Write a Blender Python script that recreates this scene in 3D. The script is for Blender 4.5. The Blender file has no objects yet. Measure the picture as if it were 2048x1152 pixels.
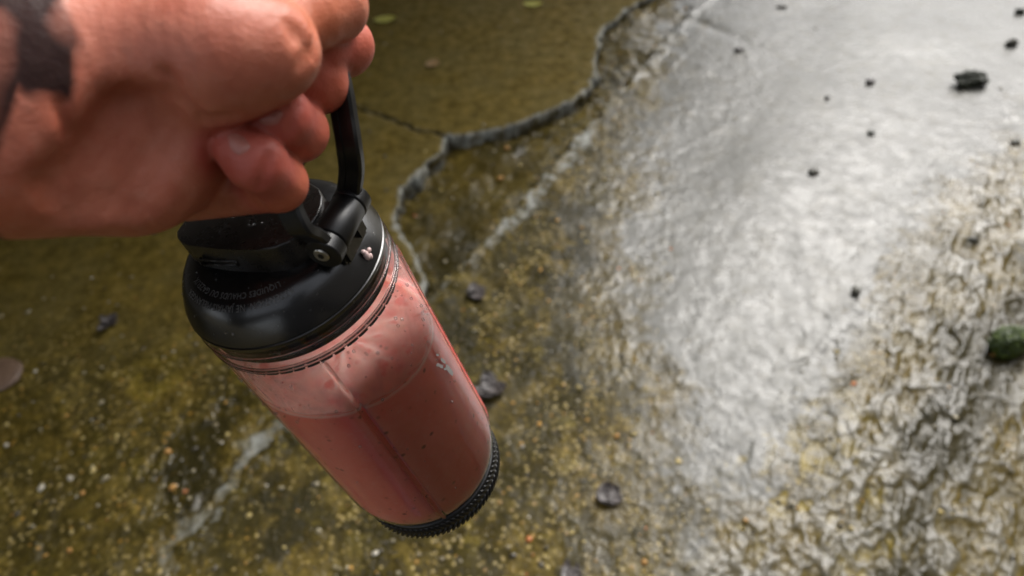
import bpy, bmesh, math, random
import numpy as np
from mathutils import Matrix, Vector

random.seed(7)
scene = bpy.context.scene
col = scene.collection

# ------------------------------------------------------------------ camera
EYE = (0.0, 0.0, 1.3)
cam_data = bpy.data.cameras.new('camera')
cam = bpy.data.objects.new('camera', cam_data)
col.objects.link(cam)
cam.matrix_world = Matrix((
    (0.99583, 0.09120, 0.0, EYE[0]),
    (-0.06518, 0.71170, -0.69945, EYE[1]),
    (-0.06379, 0.69654, 0.71468, EYE[2]),
    (0, 0, 0, 1)))
cam_data.sensor_width = 36.0
cam_data.lens = 26.0
cam_data.clip_start = 0.01
cam_data.clip_end = 500.0
cam_data.dof.use_dof = True
cam_data.dof.focus_distance = 0.325
cam_data.dof.aperture_fstop = 8.4
scene.camera = cam

# ------------------------------------------------------------------ daylight
SUN_ELEV = math.radians(48)
SUN_AZ = math.radians(34)          # clockwise from +Y
world = bpy.data.worlds.new('World')
scene.world = world
world.use_nodes = True
wn, wl = world.node_tree.nodes, world.node_tree.links
wn.clear()
w_out = wn.new('ShaderNodeOutputWorld')
w_bg = wn.new('ShaderNodeBackground')
w_hs = wn.new('ShaderNodeHueSaturation')
w_sky = wn.new('ShaderNodeTexSky')
w_sky.sky_type = 'NISHITA'
w_sky.sun_disc = False
w_sky.sun_elevation = SUN_ELEV
w_sky.sun_rotation = SUN_AZ
w_sky.air_density = 1.0
w_sky.dust_density = 4.0
w_hs.inputs['Saturation'].default_value = 0.25     # cloud cover: almost no blue
w_bg.inputs['Strength'].default_value = 0.15
wl.new(w_sky.outputs[0], w_hs.inputs['Color'])
wl.new(w_hs.outputs[0], w_bg.inputs['Color'])
wl.new(w_bg.outputs[0], w_out.inputs['Surface'])

sun_data = bpy.data.lights.new('sun', 'SUN')
sun = bpy.data.objects.new('sun', sun_data)
col.objects.link(sun)
sun_data.energy = 1.5
sun_data.angle = math.radians(30)
sun_data.color = (1.0, 0.97, 0.92)
sd = Vector((math.sin(SUN_AZ) * math.cos(SUN_ELEV), math.cos(SUN_AZ) * math.cos(SUN_ELEV), math.sin(SUN_ELEV)))
sun.rotation_euler = sd.to_track_quat('Z', 'Y').to_euler()
sun.location = (1, 3, 4)

scene.view_settings.view_transform = 'Standard'
scene.view_settings.look = 'None'
scene.view_settings.gamma = 1.0
scene.view_settings.use_curve_mapping = False
scene.view_settings.exposure = 1.0
scene.render.engine = 'CYCLES'
scene.cycles.use_denoising = True
scene.cycles.max_bounces = 10
scene.cycles.transparent_max_bounces = 16


# ------------------------------------------------------------------ helpers
def link(o, parent=None):
    col.objects.link(o)
    if parent is not None:
        o.parent = parent
    return o


def tag(o, label=None, cat=None, group=None, kind=None):
    if label: o['label'] = label
    if cat: o['category'] = cat
    if group: o['group'] = group
    if kind: o['kind'] = kind
    return o


def mesh_obj(name, verts, faces, mat=None, parent=None, smooth=True):
    me = bpy.data.meshes.new(name)
    if isinstance(verts, np.ndarray) and isinstance(faces, np.ndarray):
        nv, nf, k = len(verts), len(faces), faces.shape[1]
        me.vertices.add(nv)
        me.vertices.foreach_set('co', verts.astype(np.float32).ravel())
        me.loops.add(nf * k)
        me.loops.foreach_set('vertex_index', faces.astype(np.int32).ravel())
        me.polygons.add(nf)
        me.polygons.foreach_set('loop_start', (np.arange(nf) * k).astype(np.int32))
        me.polygons.foreach_set('loop_total', np.full(nf, k, np.int32))
        me.update(calc_edges=True)
        me.validate()
    else:
        me.from_pydata([tuple(v) for v in verts], [], [tuple(f) for f in faces])
        me.update()
    if smooth:
        me.polygons.foreach_set('use_smooth', np.ones(len(me.polygons), bool))
    o = bpy.data.objects.new(name, me)
    if mat: me.materials.append(mat)
    return link(o, parent)


def from_bm(name, bm, mat=None, parent=None, smooth=True, angle=None):
    bmesh.ops.recalc_face_normals(bm, faces=bm.faces)
    me = bpy.data.meshes.new(name)
    if angle is not None:
        for e in bm.edges:
            if len(e.link_faces) == 2 and e.calc_face_angle(0) > angle:
                e.smooth = False
    for f in bm.faces: f.smooth = smooth
    bm.to_mesh(me); bm.free()
    if mat: me.materials.append(mat)
    return link(bpy.data.objects.new(name, me), parent)


def lathe(profile, n=96, caps=False, warp=None):
    """profile: list of (r, z) -> bmesh"""
    bm = bmesh.new()
    rings = []
    for r, z in profile:
        if r < 1e-6:
            rings.append([bm.verts.new((0, 0, z))])
        else:
            rings.append([bm.verts.new((r * math.cos(2 * math.pi * k / n), r * math.sin(2 * math.pi * k / n), z)) for k in range(n)])
    for A, B in zip(rings, rings[1:]):
        for k in range(n):
            k2 = (k + 1) % n
            if len(A) == 1 and len(B) == 1: continue
            if len(A) == 1: bm.faces.new((A[0], B[k2], B[k]))
            elif len(B) == 1: bm.faces.new((A[k], A[k2], B[0]))
            else: bm.faces.new((A[k], A[k2], B[k2], B[k]))
    return bm


def catmull(pts, per=8):
    P = [Vector(p) for p in pts]
    P = [P[0] * 2 - P[1]] + P + [P[-1] * 2 - P[-2]]
    out = []
    for i in range(1, len(P) - 2):
        p0, p1, p2, p3 = P[i - 1:i + 3]
        for k in range(per):
            t = k / per
            out.append(0.5 * ((2 * p1) + (p2 - p0) * t + (2 * p0 - 5 * p1 + 4 * p2 - p3) * t * t + (3 * p1 - p0 - 3 * p2 + p3) * t ** 3))
    out.append(P[-2])
    return out


def prism(outline, z0, z1, bevel=0.0, segs=3, taper_pts=None):
    """closed prism from a 2D outline (list of (x, y)), optional lower outline"""
    bm = bmesh.new()
    low = taper_pts or outline
    a = [bm.verts.new((x, y, z0)) for x, y in low]
    b = [bm.verts.new((x, y, z1)) for x, y in outline]
    n = len(a)
    bm.faces.new(a[::-1]); top = bm.faces.new(b)
    for k in range(n):
        bm.faces.new((a[k], a[(k + 1) % n], b[(k + 1) % n], b[k]))
    if bevel:
        bmesh.ops.bevel(bm, geom=list(top.edges), offset=bevel, segments=segs, affect='EDGES', profile=0.6)
    return bm


def box_bm(bm, c, s, rot=None):
    r = bmesh.ops.create_cube(bm, size=1.0)
    M = Matrix.Translation(c) @ (rot or Matrix()) @ Matrix.Diagonal((s[0], s[1], s[2], 1))
    bmesh.ops.transform(bm, matrix=M, verts=r['verts'])
    return r['verts']


# ---- numpy noise
def _hash(ix, iy, iz, seed):
    h = (ix.astype(np.uint32) * np.uint32(374761393) + iy.astype(np.uint32) * np.uint32(668265263)
         + iz.astype(np.uint32) * np.uint32(2147483647) + np.uint32(seed * 1442695041 & 0xffffffff))
    h = (h ^ (h >> np.uint32(13))) * np.uint32(1274126177)
    h = h ^ (h >> np.uint32(16))
    return (h & np.uint32(0xffffff)).astype(np.float32) / np.float32(0xffffff)


def vnoise(x, y, seed=0):
    x = np.asarray(x, np.float64); y = np.asarray(y, np.float64)
    fx, fy = np.floor(x), np.floor(y)
    ix, iy = fx.astype(np.int64), fy.astype(np.int64)
    tx, ty = (x - fx).astype(np.float32), (y - fy).astype(np.float32)
    tx = tx * tx * tx * (tx * (tx * 6 - 15) + 10); ty = ty * ty * ty * (ty * (ty * 6 - 15) + 10)
    z = np.zeros_like(ix)
    a = _hash(ix, iy, z, seed); b = _hash(ix + 1, iy, z, seed)
    c = _hash(ix, iy + 1, z, seed); d = _hash(ix + 1, iy + 1, z, seed)
    return (a * (1 - tx) + b * tx) * (1 - ty) + (c * (1 - tx) + d * tx) * ty * 1.0


def fbm(x, y, scale, octaves=4, seed=0, gain=0.5):
    """roughly -1..1"""
    s = 0; amp = 1.0; tot = 0
    ca, sa = math.cos(0.6), math.sin(0.6)
    X, Y = x / scale, y / scale
    for o in range(octaves):
        s = s + amp * (vnoise(X, Y, seed + o * 17) * 2 - 1)
        tot += amp; amp *= gain
        X, Y = (X * ca - Y * sa) * 2.03 + 5.2, (X * sa + Y * ca) * 2.03 + 1.7
    return s / tot


def smooth(a, b, v):
    t = np.clip((v - a) / (b - a), 0, 1)
    return t * t * (3 - 2 * t)


def poly_dist(x, y, pts, closed=False):
    """distance to a polyline (positive)"""
    best = np.full(x.shape, 1e9, np.float32)
    n = len(pts)
    for i in range(n if closed else n - 1):
        ax, ay = pts[i]; bx, by = pts[(i + 1) % n]
        dx, dy = bx - ax, by - ay
        t = np.clip(((x - ax) * dx + (y - ay) * dy) / (dx * dx + dy * dy), 0, 1)
        best = np.minimum(best, np.hypot(x - ax - t * dx, y - ay - t * dy).astype(np.float32))
    return best


def in_poly(x, y, pts):
    c = np.zeros(x.shape, bool)
    n = len(pts)
    for i in range(n):
        ax, ay = pts[i]; bx, by = pts[(i + 1) % n]
        if ay == by: continue
        k = ((ay > y) != (by > y)) & (x < (bx - ax) * (y - ay) / (by - ay) + ax)
        c ^= k
    return c


def sdist(x, y, pts):
    """signed: positive inside"""
    d = poly_dist(x, y, pts, True)
    return np.where(in_poly(x, y, pts), d, -d)


# ------------------------------------------------------------------ materials
class NT:
    def __init__(self, name):
        self.m = bpy.data.materials.new(name); self.m.use_nodes = True
        self.t = self.m.node_tree; self.n = self.t.nodes; self.n.clear()
        self.out = self.n.new('ShaderNodeOutputMaterial')

    def __call__(self, kind, **kw):
        nd = self.n.new('ShaderNode' + kind)
        for k, v in kw.items():
            if k.startswith('_'): setattr(nd, k[1:], v)
        for k, v in kw.items():
            if k.startswith('_'): continue
            key = int(k[1:]) if k[0] == 'i' and k[1:].isdigit() else k.replace('__', ' ')
            s = nd.inputs[key]
            if hasattr(v, 'is_output'): self.t.links.new(v, s)
            else: s.default_value = v
        return nd

    def math(self, op, a, b=0.0, clamp=False):
        return self('Math', _operation=op, _use_clamp=clamp, i0=a, i1=b).outputs[0]

    def mix(self, f, a, b, blend='MIX'):
        nd = self.n.new('ShaderNodeMix'); nd.data_type = 'RGBA'; nd.blend_type = blend
        for s, v in ((nd.inputs[0], f), (nd.inputs[6], a), (nd.inputs[7], b)):
            if hasattr(v, 'is_output'): self.t.links.new(v, s)
            else: s.default_value = v if not isinstance(v, tuple) or len(v) != 3 else (*v, 1)
        return nd.outputs[2]

    def ramp(self, f, stops):
        nd = self.n.new('ShaderNodeValToRGB'); cr = nd.color_ramp
        while len(cr.elements) < len(stops): cr.elements.new(0.5)
        for e, (p, c) in zip(cr.elements, stops):
            e.position = p; e.color = (c, c, c, 1) if not isinstance(c, tuple) else (*c, 1)[:4]
        self.t.links.new(f, nd.inputs[0])
        return nd.outputs[0]

    def noise(self, vec, scale, detail=3.0, rough=0.55, dist=0.0):
        return self('TexNoise', Vector=vec, Scale=scale, Detail=detail, Roughness=rough, Distortion=dist).outputs[0]

    def surf(self, s):
        self.t.links.new(s, self.out.inputs['Surface']); return self.m


def plastic(name, colr, rough, scratch=0.06, bump=0.00005, spec=0.5):
    t = NT(name)
    tc = t('TexCoord').outputs['Object']
    n1 = t.noise(tc, 220, 3); n2 = t.noise(tc, 1500, 2)
    r = t.math('ADD', t.math('MULTIPLY', n1, scratch * 2), rough - scratch)
    c = t.mix(n1, tuple(v * 0.75 for v in colr), tuple(v * 1.3 for v in colr))
    b = t('Bump', Strength=0.6, Distance=bump, Height=n2)
    p = t('BsdfPrincipled', Base__Color=c, Roughness=r, Normal=b.outputs[0])
    p.inputs['Specular IOR Level'].default_value = spec
    return t.surf(p.outputs[0])


MAT_LID = plastic('satin_black_plastic', (0.005, 0.005, 0.0052), 0.25, spec=0.8)
MAT_CAP = plastic('brown_black_plastic', (0.010, 0.0088, 0.008), 0.28)
MAT_HANDLE = plastic('matte_black_plastic', (0.005, 0.005, 0.005), 0.38)
MAT_RUBBER = plastic('black_rubber', (0.005, 0.005, 0.005), 0.36)
MAT_PRINT = plastic('grey_relief_print', (0.085, 0.083, 0.081), 0.5)
MAT_MARK = plastic('grey_print', (0.16, 0.15, 0.145), 0.5)
MAT_FOAM = plastic('pale_smoothie_foam', (0.55, 0.40, 0.38), 0.35)

t = NT('steel')
p = t('BsdfPrincipled', Metallic=1.0, Roughness=0.28); p.inputs['Base Color'].default_value = (0.55, 0.53, 0.48, 1)
MAT_STEEL = t.surf(p.outputs[0])

t = NT('clear_rib')
MAT_RIB = t.surf(t('BsdfGlass', Color=(0.9, 0.88, 0.88, 1), Roughness=0.06, IOR=1.45).outputs[0])

t = NT('water_bead')
lw = t('Fresnel', IOR=1.33)
MAT_WATER = t.surf(t('MixShader', i0=t.math('ADD', lw.outputs[0], 0.06), i1=t('BsdfTransparent', Color=(0.96, 0.96, 0.96, 1)).outputs[0],
                     i2=t('BsdfGlossy', Color=(1, 1, 1, 1), Roughness=0.03).outputs[0]).outputs[0])


def clear_plastic():
    t = NT('clear_plastic')
    tc = t('TexCoord').outputs['Object']
    n1 = t.noise(tc, 90, 3)
    fr = t('Fresnel', IOR=1.5)
    b = t('Bump', Strength=0.25, Distance=0.0004, Height=n1)
    g = t('BsdfGlossy', Color=(1, 1, 1, 1), Roughness=0.06, Normal=b.outputs[0])
    tr = t('BsdfTransparent', Color=(0.95, 0.94, 0.94, 1))
    haze = t('BsdfDiffuse', Color=(0.6, 0.55, 0.54, 1))
    hz = t.math('MULTIPLY', t.ramp(t.noise(tc, 60, 5, 0.65), [(0.45, 0.0), (0.8, 1.0)]), 0.015)
    base = t('MixShader', i0=hz, i1=tr.outputs[0], i2=haze.outputs[0])
    return t.surf(t('MixShader', i0=fr.outputs[0], i1=base.outputs[0], i2=g.outputs[0]).outputs[0])


MAT_CLEAR = clear_plastic()


def smoothie_mat():
    t = NT('pink_smoothie')
    tc = t('TexCoord').outputs['Object']
    mp = t('Mapping', Vector=tc, Scale=(1, 1, 0.55)).outputs[0]
    n1 = t.noise(mp, 35, 4, 0.6, 0.6)
    c = t.mix(t.ramp(n1, [(0.3, 0.0), (0.7, 1.0)]), (0.82, 0.235, 0.205), (0.92, 0.340, 0.300))
    v = t('TexVoronoi', Vector=tc, Scale=165.0, Randomness=1.0)
    gate = t.ramp(t.noise(tc, 48, 2), [(0.5, 0.0), (0.62, 1.0)])
    speck = t.math('MULTIPLY', t.ramp(v.outputs['Distance'], [(0.10, 1.0), (0.26, 0.0)]), gate)
    c = t.mix(t.math('MULTIPLY', speck, 0.75), c, (0.07, 0.012, 0.014))
    n3 = t.noise(tc, 420, 3)
    c = t.mix(t.math('MULTIPLY', t.ramp(n3, [(0.55, 0.0), (0.75, 1.0)]), 0.35), c, (0.85, 0.45, 0.40))
    # a band of froth along the drink's level surface
    lev = t('VectorMath', _operation='DOT_PRODUCT', i0=tc, i1=(0.1638, 0.1068, 1.0)).outputs['Value']
    dep = t.math('ADD', t.math('MULTIPLY', t.math('ADD', lev, 0.0514), -1.0), t.math('MULTIPLY', t.math('SUBTRACT', t.noise(tc, 160, 3), 0.5), 0.0022))
    froth = t.ramp(t.math('MULTIPLY', dep, 200.0), [(0.06, 0.0), (0.16, 1.0), (0.30, 0.8), (0.60, 0.0)])
    c = t.mix(t.math('MULTIPLY', froth, 0.75), c, (0.95, 0.58, 0.50))
    b = t('Bump', Strength=0.3, Distance=0.0006, Height=n1)
    p = t('BsdfPrincipled', Base__Color=c, Roughness=0.5, Normal=b.outputs[0])
    p.inputs['Subsurface Weight'].default_value = 0.85
    p.inputs['Subsurface Radius'].default_value = (1.0, 0.42, 0.36)
    p.inputs['Subsurface Scale'].default_value = 0.018
    return t.surf(p.outputs[0])


MAT_SMOOTHIE = smoothie_mat()


def film_mat():
    t = NT('smoothie_film')
    tc = t('TexCoord').outputs['Object']
    mp = t('Mapping', Vector=tc, Scale=(1, 1, 0.45)).outputs[0]
    n1 = t.noise(mp, 75, 5, 0.62, 1.2)
    n2 = t.noise(tc, 22, 2)
    n3 = t.noise(mp, 420, 2)
    a = t.math('ADD', t.math('MULTIPLY', n1, 0.75), t.math('MULTIPLY', n2, 0.45))
    alpha = t.ramp(a, [(0.46, 0.12), (0.60, 0.40), (0.72, 0.85)])
    alpha = t.math('MAXIMUM', alpha, t.ramp(n3, [(0.68, 0.0), (0.76, 0.7)]))
    sx = t('SeparateXYZ', Vector=tc).outputs[0]
    side = t.ramp(t.math('ADD', t.math('MULTIPLY', sx, -12.0), 0.55), [(0.2, 0.22), (0.9, 1.0)])
    alpha = t.math('MULTIPLY', alpha, side)
    c = t.mix(n1, (0.74, 0.30, 0.27), (0.84, 0.56, 0.52))
    p = t('BsdfPrincipled', Base__Color=c, Roughness=0.3, Normal=t('Bump', Strength=0.6, Distance=0.001, Height=n1).outputs[0])
    return t.surf(t('MixShader', i0=alpha, i1=t('BsdfTransparent').outputs[0], i2=t('MixShader', i0=0.5, i1=p.outputs[0], i2=t('BsdfTranslucent', Color=c).outputs[0]).outputs[0]).outputs[0])


MAT_FILM = film_mat()

# <hand-data>
HAND_BONES = {
    'arm': [
        ([-0.2327, 0.1567, 1.2225], [-0.176, 0.1711, 1.2086], 0.04, 0.033),
        ([-0.1777, 0.1666, 1.2028], [-0.131, 0.1795, 1.186], 0.026, 0.0188),
        ([-0.176, 0.1801, 1.216], [-0.1254, 0.1942, 1.2074], 0.028, 0.02),
        ([-0.1769, 0.1729, 1.209], [-0.1279, 0.187, 1.1948], 0.03, 0.022),
    ],
    'palm': [
        ([-0.131, 0.1795, 1.186], [-0.1096, 0.1902, 1.1727], 0.0188, 0.0178),
        ([-0.1254, 0.1942, 1.2074], [-0.088, 0.2044, 1.2006], 0.02, 0.0185),
        ([-0.1279, 0.187, 1.1948], [-0.1053, 0.2035, 1.1829], 0.022, 0.022),
        ([-0.1106, 0.1919, 1.1715], [-0.1079, 0.2007, 1.1606], 0.0178, 0.0118),
        ([-0.1079, 0.2234, 1.1899], [-0.0917, 0.2268, 1.1792], 0.022, 0.02),
        ([-0.1095, 0.2116, 1.1782], [-0.0962, 0.2166, 1.165], 0.02, 0.0175),
    ],
    'thenar': [
        ([-0.0923, 0.2029, 1.2033], [-0.0761, 0.1989, 1.2023], 0.0185, 0.0172),
        ([-0.0761, 0.1989, 1.2023], [-0.0629, 0.2014, 1.2004], 0.0172, 0.0145),
    ],
    'thumb': [
        ([-0.0641, 0.2113, 1.2017], [-0.0559, 0.2235, 1.1998], 0.0125, 0.0108),
        ([-0.0559, 0.2235, 1.1998], [-0.0494, 0.2348, 1.1968], 0.0108, 0.0118),
    ],
    'pinky': [
        ([-0.1089, 0.2099, 1.1472], [-0.073, 0.1981, 1.1559], 0.01, 0.009),
        ([-0.072, 0.1961, 1.1582], [-0.0736, 0.1883, 1.1715], 0.0092, 0.0085),
        ([-0.0736, 0.1883, 1.1715], [-0.0782, 0.19, 1.1761], 0.0085, 0.0072),
    ],
    'ring': [
        ([-0.104, 0.2218, 1.1561], [-0.0659, 0.2122, 1.1662], 0.0108, 0.0098),
        ([-0.0658, 0.2117, 1.1665], [-0.0667, 0.2036, 1.1775], 0.0096, 0.009),
        ([-0.0667, 0.2036, 1.1775], [-0.0733, 0.2026, 1.1806], 0.009, 0.0078),
    ],
    'middle': [
        ([-0.1002, 0.2411, 1.1638], [-0.0593, 0.2285, 1.1738], 0.011, 0.01),
        ([-0.0591, 0.2276, 1.1743], [-0.063, 0.2221, 1.1844], 0.0098, 0.009),
        ([-0.063, 0.2221, 1.1844], [-0.0706, 0.2196, 1.1847], 0.009, 0.008),
    ],
    'index': [
        ([-0.0975, 0.264, 1.175], [-0.051, 0.2444, 1.1782], 0.0115, 0.0102),
        ([-0.0509, 0.2439, 1.1784], [-0.0575, 0.2313, 1.1849], 0.01, 0.0092),
        ([-0.0575, 0.2313, 1.1849], [-0.065, 0.2252, 1.1846], 0.0092, 0.0082),
    ],
}
NAILS = [
    ([-0.0759, 0.1871, 1.1788], [-0.684, 0.594, 0.424], [0.215, -0.391, 0.895], 0.0047, 0.0037),
    ([-0.0683, 0.1968, 1.1848], [-0.968, 0.211, 0.14], [0.026, -0.465, 0.885], 0.0052, 0.0043),
]
HANDLE_PATH = [[0.0372, -0.0122, 0.027], [0.0366, -0.014, 0.0335], [0.037, -0.0172, 0.0395], [0.0349, -0.0146, 0.0459], [0.0339, -0.0097, 0.0503], [0.0335, -0.0031, 0.0544], [0.0349, 0.0026, 0.057], [0.0413, 0.0238, 0.0681], [0.0437, 0.0284, 0.068], [0.0453, 0.0248, 0.063], [0.0456, 0.0203, 0.0559], [0.046, 0.015, 0.0481], [0.0424, 0.0141, 0.0374], [0.0372, 0.0122, 0.027]]
CREASES = [([[-0.0849, 0.1813, 1.2061], [-0.0832, 0.1813, 1.1976], [-0.0805, 0.1828, 1.1909], [-0.0746, 0.183, 1.1908]], 0.0011, 0.004), ([[-0.0935, 0.1818, 1.1969], [-0.1011, 0.1749, 1.1903], [-0.1081, 0.1676, 1.1847], [-0.1137, 0.163, 1.1796]], 0.0035, 0.01), ([[-0.091, 0.1821, 1.1876], [-0.0974, 0.1741, 1.1821], [-0.1047, 0.1678, 1.1755]], 0.003, 0.009), ([[-0.1007, 0.1786, 1.1996], [-0.1087, 0.1695, 1.1932], [-0.116, 0.1615, 1.1887]], 0.003, 0.009), ([[-0.0501, 0.2057, 1.2064], [-0.0487, 0.2021, 1.2033], [-0.0496, 0.1958, 1.2002]], 0.0009, 0.003), ([[-0.0516, 0.1963, 1.2076], [-0.0509, 0.1948, 1.2033], [-0.0526, 0.191, 1.2001]], 0.0008, 0.003), ([[-0.0538, 0.1954, 1.21], [-0.0531, 0.1933, 1.2067]], 0.0007, 0.003), ([[-0.0785, 0.1816, 1.1666], [-0.0887, 0.1937, 1.1525], [-0.0928, 0.1947, 1.1488]], 0.0008, 0.0025), ([[-0.0767, 0.1825, 1.1641], [-0.0782, 0.1887, 1.155], [-0.0778, 0.1897, 1.1516]], 0.0008, 0.0025), ([[-0.0671, 0.1841, 1.1767], [-0.0693, 0.1806, 1.1732], [-0.0716, 0.1797, 1.1691]], 0.0007, 0.0025), ([[-0.0593, 0.2006, 1.1833], [-0.0611, 0.1962, 1.1802], [-0.0628, 0.1946, 1.1776]], 0.0007, 0.0025), ([[-0.0524, 0.2208, 1.184], [-0.055, 0.2166, 1.1804]], 0.0007, 0.0025), ([[-0.1091, 0.1704, 1.2063], [-0.1105, 0.1684, 1.1942], [-0.1147, 0.1634, 1.182]], 0.0009, 0.003)]
WRIST_A = [-0.1062, 0.1837, 1.214]
WRIST_DIR = [0.958, 0.174, -0.227]
WRIST_UP = [0.091, 0.712, 0.697]
# </hand-data>


def skin_mat():
    t = NT('skin')
    g = t('NewGeometry').outputs['Position']
    n1 = t.noise(g, 38, 4, 0.6); n2 = t.noise(g, 160, 3); n3 = t.noise(g, 900, 2); n0 = t.noise(g, 14, 2)
    c = t.mix(t.ramp(n1, [(0.32, 0.0), (0.68, 1.0)]), (0.39, 0.105, 0.060), (0.55, 0.185, 0.115))
    c = t.mix(t.math('MULTIPLY', t.ramp(n0, [(0.5, 0.0), (0.66, 1.0)]), 0.5), c, (0.46, 0.115, 0.038))
    c = t.mix(t.math('MULTIPLY', t.ramp(n2, [(0.5, 0.0), (0.75, 1.0)]), 0.3), c, (0.54, 0.235, 0.16))
    fl = t('Attribute', _attribute_name='flush').outputs['Color']
    fls = t('SeparateColor', Color=fl)
    c = t.mix(t.math('MULTIPLY', fls.outputs[0], t.math('ADD', 0.45, t.math('MULTIPLY', n1, 0.5))), c, (0.42, 0.075, 0.058))
    c = t.mix(t.math('MULTIPLY', fls.outputs[1], 0.55), c, (0.62, 0.19, 0.07))
    # tattoo ink on the wrist: distance along the forearm from a point on the wrist
    rel = t('VectorMath', _operation='SUBTRACT', i0=g, i1=WRIST_A).outputs[0]
    u = t('VectorMath', _operation='DOT_PRODUCT', i0=rel, i1=WRIST_DIR).outputs['Value']
    v = t('VectorMath', _operation='DOT_PRODUCT', i0=rel, i1=WRIST_UP).outputs['Value']
    cmb = t('CombineXYZ', X=u, Y=v).outputs[0]
    wob = t.math('MULTIPLY', t.math('SUBTRACT', t.noise(cmb, 70, 2), 0.5), 0.007)
    edge = t.math('ADD', t.math('ADD', u, wob), t.math('MULTIPLY', t.math('MULTIPLY', t.math('ADD', v, 0.002), t.math('ADD', v, 0.002)), 22.0))
    edge = t.math('SUBTRACT', edge, 0.0034)
    band = t.ramp(t.math('MULTIPLY', edge, -60.0), [(0.0, 0.0), (0.16, 1.0)])
    low = t.ramp(t.math('ADD', t.math('MULTIPLY', t.math('ADD', v, t.math('ADD', t.math('ADD', t.math('MULTIPLY', wob, 2.4), t.math('MULTIPLY', u, 0.22)), 0.0172)), 60.0), 0.0), [(0.0, 0.0), (0.25, 1.0)])
    gaps = t.noise(t('Mapping', Vector=cmb, Scale=(1.0, 0.35, 1.0), Rotation=(0, 0, 0.35)).outputs[0], 62, 1, 0.4, 0.6)
    gap = t.ramp(gaps, [(0.36, 0.30), (0.50, 1.0)])
    ink = t.math('MULTIPLY', t.math('MULTIPLY', band, low), gap)
    fe = t.math('ADD', t.math('ADD', u, 0.0100), t.math('MULTIPLY', t.math('ADD', v, 0.0125), -0.40))
    far = t.ramp(t.math('MULTIPLY', t.math('ADD', fe, t.math('MULTIPLY', wob, 0.6)), -60.0), [(0.0, 0.0), (0.12, 1.0)])
    ink = t.math('MAXIMUM', ink, t.math('MULTIPLY', far, gap))
    c = t.mix(t.math('MULTIPLY', ink, 0.95), c, (0.009, 0.009, 0.010))
    wr = t('TexWave', Vector=g, Scale=60.0, Distortion=6.0, Detail=2.0).outputs[1]
    h = t.math('ADD', t.math('MULTIPLY', n3, 0.4), t.math('ADD', t.math('MULTIPLY', n2, 1.0), t.math('MULTIPLY', wr, 0.25)))
    b = t('Bump', Strength=0.5, Distance=0.0010, Height=h)
    p = t('BsdfPrincipled', Base__Color=c, Roughness=0.48, Normal=b.outputs[0])
    p.inputs['Subsurface Weight'].default_value = 0.22
    p.inputs['Subsurface Radius'].default_value = (1.0, 0.3, 0.15)
    p.inputs['Subsurface Scale'].default_value = 0.006
    t.t.links.new(t.math('MULTIPLY', t.math('SUBTRACT', 1.0, t.math('MULTIPLY', ink, 0.8)), 0.42), p.inputs['Specular IOR Level'])
    return t.surf(p.outputs[0])


def nail_mat():
    t = NT('fingernail')
    g = t('NewGeometry').outputs['Position']
    c = t.mix(t.noise(g, 260, 2), (0.36, 0.125, 0.095), (0.46, 0.185, 0.145))
    p = t('BsdfPrincipled', Base__Color=c, Roughness=0.33)
    return t.surf(p.outputs[0])


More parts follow.
